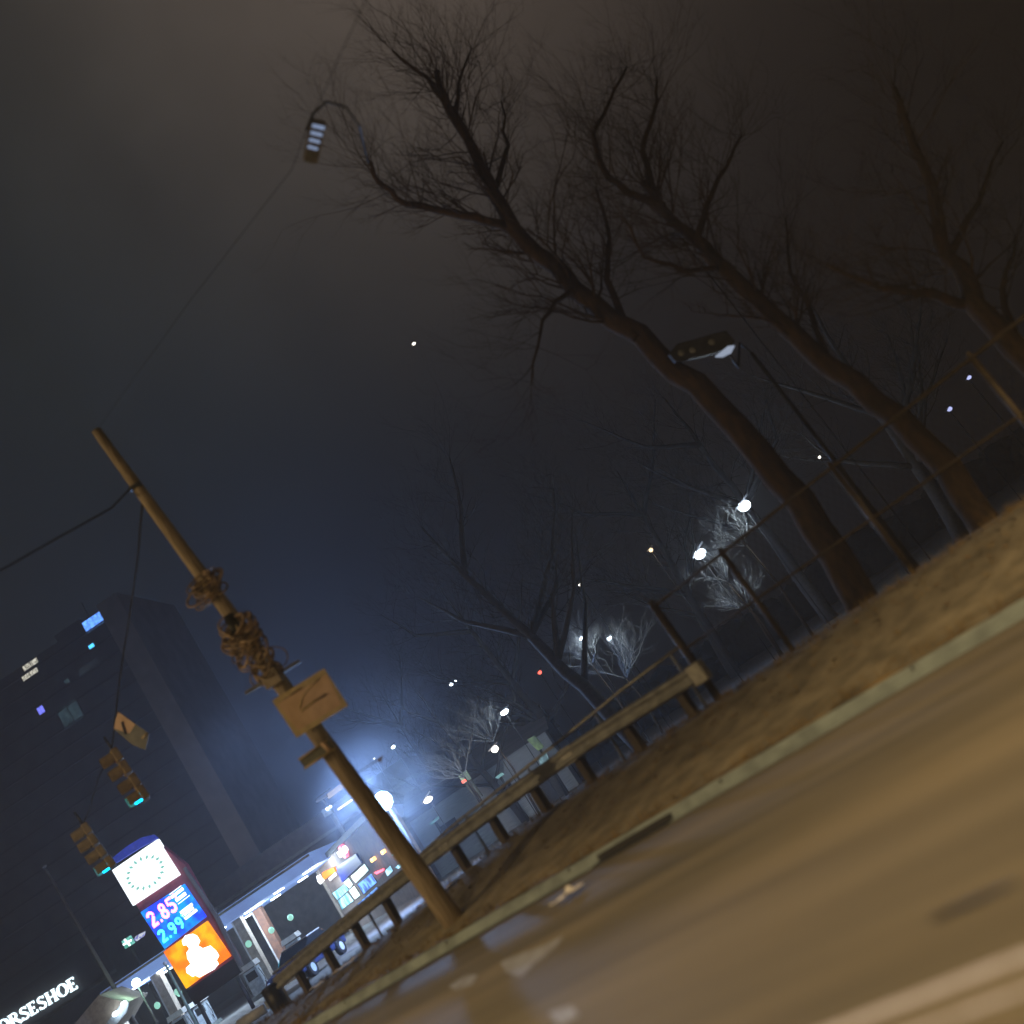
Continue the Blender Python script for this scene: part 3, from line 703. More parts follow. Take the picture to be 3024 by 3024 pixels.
# ------------------------------------------------------------------ canopy, columns, pumps
dK = 62.0
def ck(x, y, dd=0): return at(x, y, dK + dd)
A = ck(628, 2712); B = ck(908, 2516); zt = (A.z + B.z) / 2; A.z = B.z = zt
L0 = Vector((ck(300, 2945).x, dK, zt))
can = empty('station_canopy', ((L0.x + B.x) / 2, dK + 4, 0), 'white filling station canopy with bright lamps under it', 'canopy')
b = MB(); fh = .8; wd = B.x - L0.x; cx = (L0.x + B.x) / 2
b.box((cx, dK + 4, zt - fh / 2), Vector((wd / 2, 0, 0)), Vector((0, 4, 0)), UP * (fh / 2)); b.build('fascia', M['fascia'], can, .04)
b = MB(); b.box((cx, dK - .012, zt - .12), Vector((wd / 2, 0, 0)), Vector((0, .01, 0)), UP * .07); b.build('trim_band', M['steel'], can)
for i in range(7):
    for j in (0, 1):
        x = L0.x + wd * (i + .5) / 7; y = dK + 1.5 + j * 4.5
        b = MB(); b.box((x, y, zt - fh - .03), Vector((.28, 0, 0)), Vector((0, .28, 0)), UP * .028); b.build('soffit_lamp', E_['soffit'], can)
    if i % 2 == 0: lamp('soffit_light', (x, dK + 3, zt - fh - .4), 1000, (.68, .84, 1), can, .4)
for i, (x, y, m) in enumerate([(705, 2745, 'coltan'), (757, 2702, 'colred'), (462, 2900, 'coltan'), (330, 2990, 'coltan')]):
    p = ck(x, y); yy = dK + (1.6 if i != 1 else 5.2); k = yy / dK
    b = MB(); b.box((p.x * k + .25, yy, (zt - fh) / 2), Vector((.27, 0, 0)), Vector((0, .27, 0)), UP * ((zt - fh) / 2 - .003)); b.build('column', M[m], can, .02)
    b = MB(); b.box((p.x * k - .10, yy - .06, (zt - fh) / 2), Vector((.07, 0, 0)), Vector((0, .1, 0)), UP * ((zt - fh) / 2 - .01)); b.build('downpipe', M['white'], can)
lampm = emi('green_marker', (.45, 1, .8), .8)
def pumpat(x, yy, label):
    r = empty('fuel_pump', (x, yy, 0), label, 'fuel pump', 'fuel pumps under the canopy')
    b = MB(); b.box((x, yy, .12), Vector((.6, 0, 0)), Vector((0, .5, 0)), UP * .12); b.build('island', M['kerb'], r, .03)
    b = MB(); b.box((x, yy, .95), Vector((.45, 0, 0)), Vector((0, .28, 0)), UP * .7); b.build('cabinet', M['pump'], r, .03)
    b = MB(); b.box((x, yy - .285, 1.3), Vector((.32, 0, 0)), Vector((0, .01, 0)), UP * .22); b.build('screen', M['glass'], r)
    b = MB(); b.prism([(x - .55, yy - .4, 1.72), (x + .55, yy - .4, 1.72), (x + .48, yy - .4, 2.02), (x - .48, yy - .4, 2.02)], Vector((0, .8, 0))); b.build('header', M['white'], r)
    for sg_ in (-1, 1):
        b = MB(); b.tube([(x + sg_ * .48, yy - .1, 1.5), (x + sg_ * .62, yy - .2, .9), (x + sg_ * .55, yy - .2, .45), (x + sg_ * .48, yy - .1, .7)], .02, 6); b.build('hose', M['black'], r)
    for sg_ in (-1, 1):
        b = MB(); b.ball((x + sg_ * .7, yy - .25, 2.9), .2, .1, .2); b.build('number_disc', lampm, r)
    return r
pm = pumpat(ck(812, 2790).x, dK + 2.5, 'white fuel pump under the canopy nearest the shop')
p2 = copy_tree(pm); p2.location = (ck(775, 2880).x, dK - 1, 0); p2['label'] = 'white fuel pump beside the pale column right of the pylon'
p3 = copy_tree(pm); p3.location = (ck(560, 3005).x, dK - 1, 0); p3['label'] = 'white fuel pump left of the pylon legs'
p4 = copy_tree(pm); p4.location = (ck(470, 3010).x, dK + 5, 0); p4['label'] = 'leftmost fuel pump, partly cut off by the picture edge'

# second low canopy at the bottom left corner
c2 = empty('small_canopy', (ck(250, 2990).x, dK - 6, 0), 'low mauve and blue canopy with two oval lamps at the bottom left', 'canopy')
q = [at(x, y, 56) for x, y in [(190, 3060), (292, 2938), (330, 2950), (376, 2960), (330, 3040), (260, 3080)]]
MB().prism(q, Vector((-1.5, 5, 0))).build('fascia', M['coltan'], c2)
q = [at(x, y, 55.9) for x, y in [(300, 3040), (360, 2962), (380, 2962), (374, 2990), (330, 3040)]]
MB().prism(q, Vector((0, .1, 0))).build('soffit', M['pump'], c2)
for x, y in ((365, 2964), (341, 2994)):
    c = at(x, y, 55.6); MB().ball(c, .2, .08, .12).build('oval_lamp', E_['soffit'], c2)
lamp('canopy_light', at(352, 2985, 53), 60, (.7, .85, 1), c2, .3)
MB().tube([at(300, 3010, 58), Vector((at(300, 3010, 58).x, 58, 0))], .12, 8).build('column', M['coltan'], c2)
# pale green lamp with a tail of light on its stay
gl = empty('area_lamp', at(402, 2902, 58), 'pale green white lamp between the pylon and the bottom left canopy', 'lamp')
MB().ball(at(402, 2902, 58), .26, .2, .24).build('globe', emi('greenish_lamp', (.75, 1, .9), 10), gl)
pg = at(402, 2902, 58); MB().tube([pg, Vector((pg.x, pg.y, 0))], .05, 6).build('pole', M['oldsteel'], gl)
lamp('glow', pg - Vector((0, .5, 0)), 70, (.5, 1, .75), gl, .2)
# green tinted pole beside pylon
pgp = at(487, 2845, 50); o = empty('flag_pole', (pgp.x, 50, 0), 'slim pale green pole standing just left of the orange panel', 'pole')
MB().tube([Vector((pgp.x, 50, 0)), pgp], [.09, .06], 8).build('shaft', mat('green_paint', (.35, .50, .42), (.25, .36, .3), 6, .5), o); MB().ball(pgp, .09).build('finial', M['white'], o)
# far small green sign
fs = empty('distant_sign', at(375, 2782, 90), 'tiny distant green square sign with white marks left of the price pylon', 'sign')
MB().prism([at(x, y, 90) for x, y in [(358, 2780), (382, 2764), (395, 2786), (370, 2802)]], Vector((0, .3, 0))).build('square', emi('green_square', (.10, .5, .35), .9, (.3, .9, .8), 3), fs)
MB().tube([at(367, 2774, 89.9), at(384, 2792, 89.9)], .08, 4).build('mark', E_['txt'], fs); MB().tube([at(364, 2790, 89.9), at(388, 2776, 89.9)], .08, 4).build('mark', E_['txt'], fs)
MB().prism([at(x, y, 90) for x, y in [(394, 2774), (402, 2764), (425, 2752), (424, 2764), (402, 2780)]], Vector((0, .3, 0))).build('bar', emi('sign_bar', (.8, .85, 1), 1.1, (.1, .1, .5), 4), fs)
pq = at(385, 2790, 90.4); MB().tube([pq, Vector((pq.x, 90.4, 0))], .15, 6).build('pole', M['darkmetal'], fs)

# ------------------------------------------------------------------ shop building
PA = at(928, 2557, 70); PB = at(1080, 2404, 55)
zr = (PA.z + PB.z) / 2
PA.z = PB.z = 0
dr_ = (PB - PA).normalized(); nr = Vector((dr_.y, -dr_.x, 0)).normalized()
if nr.dot(PA) > 0: nr = -nr
PC = onplane(1248, 2520, PA, nr); PC.z = 0
sh = empty('station_shop', (PA + PC) / 2 - nr * 5, 'brown filling station shop with lit windows and a pale roof edge', 'shop building')
bk = PC.normalized() * 12
b = MB(); b.prism([PA, PC, PC + UP * (zr - .3), PA + UP * (zr - .3)], bk); b.build('wall', M['brick'], sh)
b = MB(); b.prism([PA + nr * .35 - dr_ * .3 + UP * (zr - .3), PC + nr * .35 + UP * (zr - .3), PC + nr * .35 + UP * zr, PA + nr * .35 - dr_ * .3 + UP * zr], bk * 1.06); b.build('roof_edge', M['greysign'], sh)
b = MB(); b.box(PA + nr * .06 + UP * (zr / 2 - .2) - dr_ * -.25, dr_ * .25, nr * .05, UP * (zr / 2 - .2)); b.build('corner_pilaster', M['coltan'], sh)
def wl(x, y, out=.0): return onplane(x, y, PA + nr * out, nr)
def wpanel(nm, poly, m, out=.03, th=.02, par=None):
    q = [wl(x, y, out) for x, y in poly]; return MB().prism(q, -nr * th).build(nm, m, par or sh)
def tag_on(nm, label, cat, poly, m, out=.12, th=.10, group=None):
    q = [wl(x, y, out) for x, y in poly]; c = sum(q, Vector()) / len(q); r = empty(nm, c, label, cat, group)
    MB().prism(q, -nr * th).build('panel', m, r); return r
blue = [(990, 2556), (1035, 2520), (1062, 2546), (1072, 2552), (1012, 2604), (998, 2578)]
tag_on('blue_fascia', 'deep blue panel above the lit shop windows', 'sign panel', [(992, 2562), (1050, 2522), (1068, 2550), (1010, 2606)], M['blue'])
# windows: each with its own frame
def win(poly, m):
    f = wpanel('window', inset(poly, 1.07), M['darkmetal'], .03, .03)
    q = [wl(x, y, .036) for x, y in poly]; MB().prism(q, -nr * .003).build('pane', m, f); return f
win([(981, 2638), (1018, 2610), (1030, 2628), (996, 2658)], E_['window'])
win([(1015, 2606), (1029, 2592), (1042, 2612), (1032, 2624)], E_['windowwhite'])
win([(1036, 2588), (1076, 2552), (1088, 2570), (1050, 2608)], E_['windowwhite'])
win([(998, 2660), (1026, 2636), (1044, 2660), (1010, 2686)], E_['window'])
win([(1030, 2630), (1046, 2616), (1064, 2644), (1048, 2656)], E_['windowwhite'])
win([(1056, 2612), (1096, 2580), (1112, 2606), (1074, 2640)], E_['windowblue'])
win([(1056, 2670), (1112, 2620), (1122, 2626), (1112, 2640), (1060, 2678)], E_['windowblue'])
win([(1137, 2572), (1152, 2556), (1160, 2572), (1144, 2588)], E_['window'])
win([(1166, 2562), (1196, 2538), (1202, 2548), (1176, 2566)], E_['window'])
win([(1156, 2526), (1172, 2508), (1176, 2512), (1160, 2528)], E_['window'])
# round red sign with a white heart-like shape
ct = wl(1010, 2516, .25); rs = empty('round_sign', ct, 'round red sign with a bright white heart shape high on the shop wall', 'sign')
ux = dr_; b = MB(); pts = [ct + ux * .55 * math.cos(a) + UP * .42 * math.sin(a) for a in [2 * math.pi * i / 20 for i in range(20)]]; b.prism(pts, -nr * .2); b.build('disc', E_['neon'], rs)
hp_ = [(994, 2518), (1010, 2507), (1012, 2500), (1020, 2497), (1028, 2508), (1026, 2517), (1004, 2534)]
MB().prism([wl(x, y, .27) for x, y in hp_], -nr * .015).build('white_shape', E_['txt'], rs)
os_ = tag_on('orange_sign', 'orange lit sign with white ends beside the blue panel on the shop wall', 'sign', [(950, 2578), (984, 2562), (990, 2574), (955, 2600)], E_['shop_orange'], .2, .15)
MB().prism([wl(x, y, .22) for x, y in [(934, 2588), (946, 2583), (950, 2592), (958, 2600), (946, 2612), (938, 2604)]], -nr * .015).build('white_end', E_['txt'], os_)
MB().prism([wl(x, y, .22) for x, y in [(970, 2594), (990, 2576), (994, 2584), (974, 2602)]], -nr * .015).build('white_end', E_['txt'], os_)
for i, (x, y) in enumerate(((1102, 2538), (1132, 2516))):
    r = empty('wall_lamp', wl(x, y, .2), ['amber lamp on the shop wall nearer the lit windows', 'amber lamp on the shop wall nearer the timber pole'][i], 'wall lamp', 'amber wall lamps')
    q = wl(x, y, .2); MB().box(q, dr_ * (.34 - .12 * i), nr * .08, UP * .09).build('tube', E_['amber'], r); MB().box(q + UP * .12, dr_ * .36, nr * .12, UP * .02).build('hood', M['darkmetal'], r)
    lamp('glow', q + nr * .4, 14, (1, .6, .2), r, .1)
tag_on('neon_sign', 'small red neon sign right of the lit shop windows', 'neon sign', [(1104, 2577), (1132, 2566), (1133, 2571), (1112, 2582)], E_['neon'], .1, .08)
wpanel('red_poster', [(1098, 2580), (1134, 2562), (1138, 2572), (1118, 2598), (1106, 2592)], mat('red_poster', (.45, .03, .05), (.3, .02, .03), 5, .6), .05, .02)
lamp('shop_fill', wl(1050, 2520, 3.5), 700, (.85, .85, 1), None, .4)  # added light without a fixture, brightens the shop wall


# big plain hall behind the canopy
hl_ = [at(600, 2648, 95), at(940, 2392, 95)]
hz = (hl_[0].z + hl_[1].z) / 2; h0 = Vector((hl_[0].x, 95, 0)); h1 = Vector((hl_[1].x + 9, 95, 0))
ha = empty('hall', ((h0.x + h1.x) / 2, 105, 0), 'long plain grey hall with a lighter roof rail behind the canopy', 'building')
b = MB(); b.prism([h0, h1, h1 + UP * hz, h0 + UP * hz], Vector((0, 20, 0))); b.build('wall', M['greywall'], ha)
b = MB(); b.box(((h0.x + h1.x) / 2, 94.9, hz - 1.9), Vector(((h1.x - h0.x) / 2, 0, 0)), Vector((0, .1, 0)), UP * .13); b.build('rail_band', M['steel'], ha)
lamp('hall_light', ((h0.x + h1.x) / 2, 88, hz + 1), 300, (.8, .8, 1), None, .5)
# billboard frame on the hall roof
db = 80
bb = empty('billboard_frame', at(1010, 2440, db), 'open billboard frame with a tan top beam and white tube lamp above the shop roof', 'billboard')
def bx(a_, c_, w, m, nm): MB().bar(at(*a_, db), at(*c_, db), w, w, Vector((0, 1, 0))).build(nm, m, bb)
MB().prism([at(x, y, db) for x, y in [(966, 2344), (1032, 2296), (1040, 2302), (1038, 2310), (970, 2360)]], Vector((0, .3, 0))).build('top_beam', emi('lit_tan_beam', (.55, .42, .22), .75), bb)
MB().prism([at(x, y, db + .4) for x, y in [(988, 2372), (1032, 2342), (1044, 2358), (1000, 2390)]], Vector((0, .2, 0))).build('panel', M['greysign'], bb)
MB().tube([at(998, 2391, db), at(1041, 2361, db)], .07, 6).build('tube_lamp', E_['billboard'], bb)
MB().tube([at(1050, 2350, db), at(1066, 2342, db)], .07, 6).build('tube_lamp', E_['billboard'], bb)
bx((1024, 2322), (1046, 2354), .22, M['coltan'], 'upright'); bx((952, 2362), (972, 2385), .15, M['oldsteel'], 'upright')
bx((935, 2368), (966, 2350), .2, M['coltan'], 'left_arm'); bx((932, 2360), (975, 2328), .08, M['oldsteel'], 'guy_rod')
MB().box(at(968, 2396, db), Vector((.35, 0, 0)), Vector((0, .3, 0)), UP * .3).build('lamp_box', M['pump'], bb)
for x, y in ((966, 2389), (976, 2382)): MB().ball(at(x, y, db - .4), .10).build('bulb', E_['cool'], bb)
pb = at(1022, 2452, db); pt = at(978, 2400, db); MB().tube([Vector((pt.x + .3, db, 0)), pt], .22, 8).build('mast', M['steel'], bb)
lamp('billboard_glow', at(1000, 2420, db - 3), 160, (.8, .85, 1), None, .3)

# ------------------------------------------------------------------ flood lamp mast (the brightest light)
df = 44.0; fp = at(1133, 2366, df)
fm = empty('flood_lamp', (fp.x, df, 0), 'blazing blue white flood lamp on a mast beside the timber pole', 'flood lamp')
MB().tube([(fp.x, df + .2, 0), (fp.x, df + .2, fp.z)], [.12, .08], 8).build('mast', M['steel'], fm)
MB().box(fp, Vector((.27, 0, 0)), Vector((0, .1, 0)), UP * .25).build('housing', M['darkmetal'], fm, .03)
MB().tube([fp - Vector((0, .101, 0)), fp - Vector((0, .16, 0))], [.43, .36], 10).build('led_panel', E_['flood'], fm)
lamp('flood_light', fp - Vector((0, .3, 0)), 9500, (.26, .46, 1), fm, .2, 'SPOT', fp + Vector((-3.2, -6, 7)), 140, 1)
lamp('flood_spill', fp - Vector((0, .5, 0)), 6000, (.26, .46, 1), fm, .2)

# ------------------------------------------------------------------ car, bin and wheel stop beside the end of the rail
def car(c, yaw, label):
    r = empty('parked_car', c, label, 'car'); c = Vector(c)
    f = Vector((math.cos(yaw), math.sin(yaw), 0)); sd = Vector((-f.y, f.x, 0))
    def P_(x, y, z): return c + f * x + sd * y + UP * z
    prof = [(-2.2, .35), (-2.25, .75), (-2.05, .98), (-1.2, 1.02), (1.0, .98), (1.9, .85), (2.2, .65), (2.2, .35)]
    b = MB(); b.prism([P_(x, -.85, z) for x, z in prof], sd * 1.7); b.build('body', M['carblue'], r, .08)
    cab = [(-1.5, 1.0), (-1.0, 1.42), (.2, 1.45), (1.0, .98)]
    b = MB(); b.prism([P_(x, -.72, z) for x, z in cab], sd * 1.44); b.build('cabin', M['glass'], r, .06)
    b = MB(); b.box(P_(-.4, 0, 1.46), f * .62, sd * .66, UP * .02); b.build('roof', M['white'], r, .015)
    for x in (-1.35, 1.4):
        for y in (-.86, .86):
            w = MB(); w.tube([P_(x, y - .1, .33), P_(x, y + .1, .33)], .33, 18); wo_ = w.build('wheel', M['black'], r)
            w = MB(); w.tube([P_(x, y - .11, .33), P_(x, y + .11, .33)], .18, 12); w.build('rim', M['white'], wo_)
    for y in (-.6, .6):
        b = MB(); b.ball(P_(2.17, y, .68), .09, .16, .09); b.build('headlight', M['white'], r)
    b = MB(); b.box(P_(2.22, 0, .42), f * .04, sd * .8, UP * .07); b.build('bumper', M['white'], r, .02)
    return r
cp = at(858, 2880, 41); car((cp.x, 43, .0), R(-98), 'small dark blue car parked behind the left end of the guardrail')
bp2 = at(818, 2950, 27.5); bi = empty('black_bin', (bp2.x, 27.5, .1), 'round black bin in front of the parked blue car', 'bin')
MB().tube([(bp2.x, 27.5, hgt(26, 16) - .3), (bp2.x, 27.5, bp2.z - .05), (bp2.x, 27.5, bp2.z + .32)], [.2, .25, .27], 16).build('drum', M['black'], bi)
MB().ball((bp2.x, 27.5, bp2.z + .33), .28, .28, .09).build('lid', M['black'], bi)
ws = empty('barrier_block', at(748, 2998, 34), 'long white painted block lying below the price pylon', 'barrier')
MB().tube([at(706, 3028, 34), at(786, 2974, 34)], .17, 10).build('block', M['white'], ws)
MB().box(at(797, 2962, 34), Vector((.12, 0, 0)), Vector((0, .1, 0)), UP * .14).build('reflector', M['pump'], ws)

b = MB(); rng = random.Random(77)
for i in range(1500):
    s_ = rng.uniform(-8, 30); n_ = 12.55 + rng.random() ** 1.3 * 3.9; p = rd(s_, n_, hgt(s_, n_) + .025)
    a = rng.uniform(0, 6.28); u = Vector((math.cos(a), math.sin(a), rng.uniform(-.3, .3))) * rng.uniform(.03, .07); v = Vector((-math.sin(a), math.cos(a), rng.uniform(-.4, .4))) * rng.uniform(.02, .05)
    b.face([p - u, p + v * .8, p + u, p - v])
o = b.build('dead_leaves', mat('dead_leaf', (.20, .12, .05), (.07, .045, .025), 3, .9)); tag(o, 'dead leaves scattered over the bank', None, None, 'stuff')
b = MB()
for i in range(2600):
    s_ = rng.uniform(-8, 30); n_ = rng.choice((12.55 + rng.random() * .6, 12.55 + rng.random() * 4.1, 16.1 + rng.gauss(0, .25))); p = rd(s_, n_, hgt(s_, n_) + .0)
    for j in range(5):
        q = p + Vector((rng.gauss(0, .04), rng.gauss(0, .04), 0)); t_ = q + Vector((rng.gauss(0, .05), rng.gauss(0, .05), rng.uniform(.06, .2))); sd = Vector((rng.uniform(-1, 1), rng.uniform(-1, 1), 0)).normalized() * .006
        b.face([q - sd, q + sd, t_])
o = b.build('grass', M['drygrass']); tag(o, 'short dry grass tufts along the bank', None, None, 'stuff')
# litter on bank and road edge; pale bank pieces stand for reflected light
def scrap(p, L, Wd, label, seed, tilt=.0, nm='litter'):
    rng = random.Random(seed); b = MB(); n = 5
    g = [[p + T * ((i / (n - 1) - .5) * L) + N * ((j / 3 - .5) * Wd) + UP * (.02 + abs(rng.gauss(0, Wd * .07))) for j in range(4)] for i in range(n)]
    for i in range(n - 1):
        for j in range(3): b.face([g[i][j], g[i + 1][j], g[i + 1][j + 1], g[i][j + 1]])
    o = b.build(nm, M['litter']); m_ = o.modifiers.new('t', 'SOLIDIFY'); m_.thickness = .01
    return tag(o, label, 'litter', 'scraps of litter and sheets for reflected light')
scrap(atz(1678, 2650, .03), .34, .4, 'crumpled white scrap lying on the road just off the kerb', 2)
lit = [((1018, 2795), 'pale sheet for reflected light on the bank below the lit shop windows'), ((988, 2822), 'pale sheet for reflected light on the bank, second from the shop side'), ((925, 2872), 'long pale sheet for reflected light on the bank near the rail end'), ((1303, 2572), 'small grey scrap on the bank right of the timber pole'), ((1235, 2620), 'grey scrap on the bank touching the left of the timber pole')]
for i, ((x, y), lb) in enumerate(lit):
    q = atn(x, y, 15.3); q.z = hgt(q.dot(T), 15.3) + .02; scrap(q, .5, .3, lb, 20 + i)  # scrap also makes the pale sheets for reflected light

# ------------------------------------------------------------------ HORSESHOE building
dH = 170
lb = at(-75, 3070, dH); rb = at(240, 2899, dH)
hb = empty('casino_building', (lb.x, dH + 15, 0), 'dark building carrying the white word HORSESHOE at the bottom left', 'building')
x0 = lb.x - 20; x1 = rb.x + 6; ztop = rb.z + 4.5
MB().prism([(x0, dH, 0), (x1, dH, 0), (x1, dH, ztop), (x0, dH, ztop)], Vector((0, 30, 0))).build('wall', M['casino'], hb)
MB().box(((x0 + x1) / 2, dH - .2, rb.z - 1.6), Vector(((x1 - x0) / 2, 0, 0)), Vector((0, .15, 0)), UP * .25).build('ledge', M['greywall'], hb)
base_l = at(0, 3036, dH); e1 = (at(232, 2911, dH) - base_l); 
sgnw = at(238, 2913, dH); st_ = at(8, 3052, dH)
ux = (sgnw - st_); ux.y = 0; tw = sum(WD[c] + .02 for c in 'ORSESHOE'); sc1 = ux.length / tw; uxn = ux.normalized()
uyn = Vector((-uxn.z, 0, uxn.x))
b = MB(); hh = 1.95
text(b, 'HORSESHOE', st_ - uxn * (WD['H'] + .02) * sc1 + Vector((0, -.3, 0)), uxn * sc1, uyn * hh, Vector((0, -1, 0)), .2)
b.build('channel_letters', E_['letters'], hb)
# dim masts left
tm = at(130, 2560, 60); o = empty('far_mast', (tm.x, 60, 0), 'thin unlit mast above the HORSESHOE building', 'mast'); MB().tube([(tm.x + .8, 60, 0), tm], [.16, .07], 6).build('shaft', M['greywall'], o)
MB().ball(tm, .16, .16, .1).build('cap', M['greywall'], o)

# ------------------------------------------------------------------ high-rise standing in for a dashboard reflection, left
dT = 190.0
def tw_(x, y, dd=0): return at(x, y, dT + dd)
tr = tw_(352, 1752); xr = tr.x; zt_ = tr.z
xl = xr - 60; xs = xr - 4.6
tb = empty('standin_tower', ((xl + xr) / 2, dT + 12, 0), 'dark stand-in tower with a few lit windows for a dashboard reflection at the left', 'stand-in tower block')
MB().prism([(xl, dT, 0), (xs, dT, 0), (xs, dT, zt_ - 1.2), (xl, dT, zt_ - 1.2)], Vector((0, 24, 0))).build('wall', M['tower'], tb)
MB().prism([(xs + .01, dT - 1.5, 0), (xr, dT - 1.5, 0), (xr, dT - 1.5, zt_), (xs + .01, dT - 1.5, zt_)], Vector((0, 26, 0))).build('stair_shaft', M['shaft'], tb)
b = MB()
for i in range(16):
    b.box(((xl + xs) / 2, dT - .1, zt_ - 3 - i * 3.4), Vector(((xs - xl) / 2 - .2, 0, 0)), Vector((0, .09, 0)), UP * .16)
b.build('floor_bands', M['casino'], tb)
MB().box((xs - 9, dT + 6, zt_), Vector((3, 0, 0)), Vector((0, 3, 0)), UP * 1.4).build('plant_room', M['tower'], tb)
MB().tube([(xs - 4, dT + 3, zt_ - 1.3), (xs - 4, dT + 3, zt_ + 4)], .12, 6).build('aerial', M['darkmetal'], tb)
def tw(poly, m, nm='window'):
    q = [at(x, y, dT - .05) for x, y in poly]
    cx_ = sum(p.x for p in q) / 4; cz = sum(p.z for p in q) / 4
    w = max(p.x for p in q) - min(p.x for p in q); 
    return q, cx_, cz
def twin(x, y, w, h, m, n=1):
    c = at(x, y, dT - .12); f = MB().box(c + Vector((0, .04, 0)), Vector((w / 2 + .15, 0, 0)), Vector((0, .06, 0)), UP * (h / 2 + .15)).build('window', M['casino'], tb)
    for i in range(n):
        ww = w / n; MB().box(c + Vector((-w / 2 + ww * (i + .5), -.03, 0)), Vector((ww * .46, 0, 0)), Vector((0, .01, 0)), UP * (h / 2)).build('pane', m, f)
twin(278, 1836, 4.6, 2.3, E_['towerblue'], 4)  # panes stand in for mirrored dashboard lights
twin(271, 1910, 1.2, 1.0, emi('azure_window', (.08, .55, 1), 3))
twin(90, 1962, 3.4, 1.0, E_['towerwarm'], 2); twin(88, 1990, 3.6, 1.1, E_['towerwarm'], 2)
twin(198, 2012, 1.0, .8, E_['towerdim']); twin(121, 2097, 1.3, 1.4, E_['violet'], 2)
twin(208, 2108, 4.4, 4.0, E_['towerdim'], 2); twin(262, 1972, 4.5, 1.6, emi('very_dim_standin_pane', (.02, .03, .036), .8, (.01, .014, .018), 1))
lamp('tower_fill', (xr - 4, dT - 40, 12), 6000, (.9, .85, .9), None, 1, 'SPOT', (xr - 14, dT, 42), 75, .6)  # added spot without a fixture, brightens the tower face

# ------------------------------------------------------------------ houses and lamps beyond the bank
def house(x, d, w, dep, h, label, wm='house', ridge=1.6, base_y=None):
    c = at(x, base_y or (2473 - (x - 1335) * .6745), d); g = Vector((c.x, d, 0)); r = empty('house', g, label, 'house', 'houses beyond the bank')
    MB().prism([g + Vector((-w / 2, 0, 0)), g + Vector((w / 2, 0, 0)), g + Vector((w / 2, 0, h)), g + Vector((-w / 2, 0, h))], Vector((0, dep, 0))).build('wall', M[wm], r)
    b = MB(); b.prism([g + Vector((-w / 2 - .3, -.35, h)), g + Vector((-w / 2 - .3, dep / 2, h + ridge)), g + Vector((-w / 2 - .3, dep + .35, h)), g + Vector((-w / 2 - .3, dep / 2, h + ridge - .25))], Vector((w + .6, 0, 0))); b.build('roof', M['roof'], r)
    for wx in (-.3, .1): MB().box(g + Vector((wx * w, -.03, h * .5)), Vector((.5, 0, 0)), Vector((0, .02, 0)), UP * .6).build('window', M['glass'], r)
    MB().box(g + Vector((.35 * w, -.03, 1.0)), Vector((.45, 0, 0)), Vector((0, .02, 0)), UP * 1.0).build('door', M['darkmetal'], r)
    return r
hs1 = house(1465, 58, 9, 7, 3.4, 'low pale house with a white lamp on its wall, behind the guardrail')
hs4 = house(1280, 72, 8, 7, 3.0, 'small dim house just right of the flood lamp', 'brick')
def spot_lamp(x, y, d, rad, m, label, power=0, col=(.7, .85, 1), cat='lamp', group='lamps beyond the bank', post=True, elong=1.0):
    p = at(x, y, d); r = empty('yard_lamp', (p.x, d, 0), label, cat, group)
    rr = random.Random(int(x * 3 + y)); u = Vector((rad * 1.25 * elong, rr.uniform(-.3, .3) * rad, rad * rr.uniform(.1, .7))); v = UP * rad * .55
    MB().ball(p, rad * rr.uniform(.8, 1.1) * elong, rad * .5, rad * rr.uniform(.6, .9)).build('lens', m, r); MB().box(p + v * 1.35 + Vector((0, rad * .2, 0)), u * 1.15, Vector((0, rad * .7, 0)), v * .25).build('hood', M['darkmetal'], r)
    MB().tube([(p.x, d + rad * 1.2, 0), (p.x, d + rad * 1.2, p.z + rad * .4)], .02, 6).build('post', M['cable'], r)
    if power: lamp('glow', p - Vector((0, rad * 1.6, .1)), power, col, r, .1)
    return r
def shrub(x, y, d, rad, seed, label, hh=1.0):
    c = at(x, y, d); rng = random.Random(seed); g = Vector((c.x, d, 0)); r = empty('bare_shrub', g, label, 'shrub', 'bare shrubs lit by the lamps beyond the bank')
    b = MB(); b.tube([g, g.lerp(c, .5) + Vector((.1, 0, 0)), c - UP * rad * .8], [.07, .05, .03], 6); b.build('trunk', M['bark'], r)
    b = MB()
    for i in range(9):
        a = Vector((rng.uniform(-1, 1), rng.uniform(-.6, .6), rng.uniform(.5, 1.3))).normalized(); o_ = c - UP * rad * .8 + a * rng.uniform(0, .3) * rad
        tip = o_ + a * rad * rng.uniform(.7, 1.2) + Vector((rng.gauss(0, .15), 0, 0)); b.tube([o_, o_.lerp(tip, .5) + Vector((rng.gauss(0, .08), 0, 0)), tip], [.03, .02, .012], 5)
        for q in range(5):
            f_ = rng.uniform(.2, 1); a2 = (a + Vector((rng.uniform(-1, 1), rng.uniform(-1, 1), rng.uniform(-.5, .7)))).normalized(); twigs(b, o_.lerp(tip, f_), a2, rad * rng.uniform(.3, .7) * hh, .012, 2, rng, 3, .7, .1)
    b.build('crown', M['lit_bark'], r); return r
M['lit_bark'] = mat('bark_painted_lit', (.30, .30, .29), (.16, .16, .155), 9, .8)  # bark colour paled so the twigs look lamplit, trunks stay dark
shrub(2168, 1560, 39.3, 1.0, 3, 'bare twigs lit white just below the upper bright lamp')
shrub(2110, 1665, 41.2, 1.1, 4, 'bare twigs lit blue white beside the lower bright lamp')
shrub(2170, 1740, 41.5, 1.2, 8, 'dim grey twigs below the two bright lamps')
shrub(1722, 1925, 45.6, .9, 5, 'narrow clump of twigs lit bluish, left of the two lit clumps', 1.6)
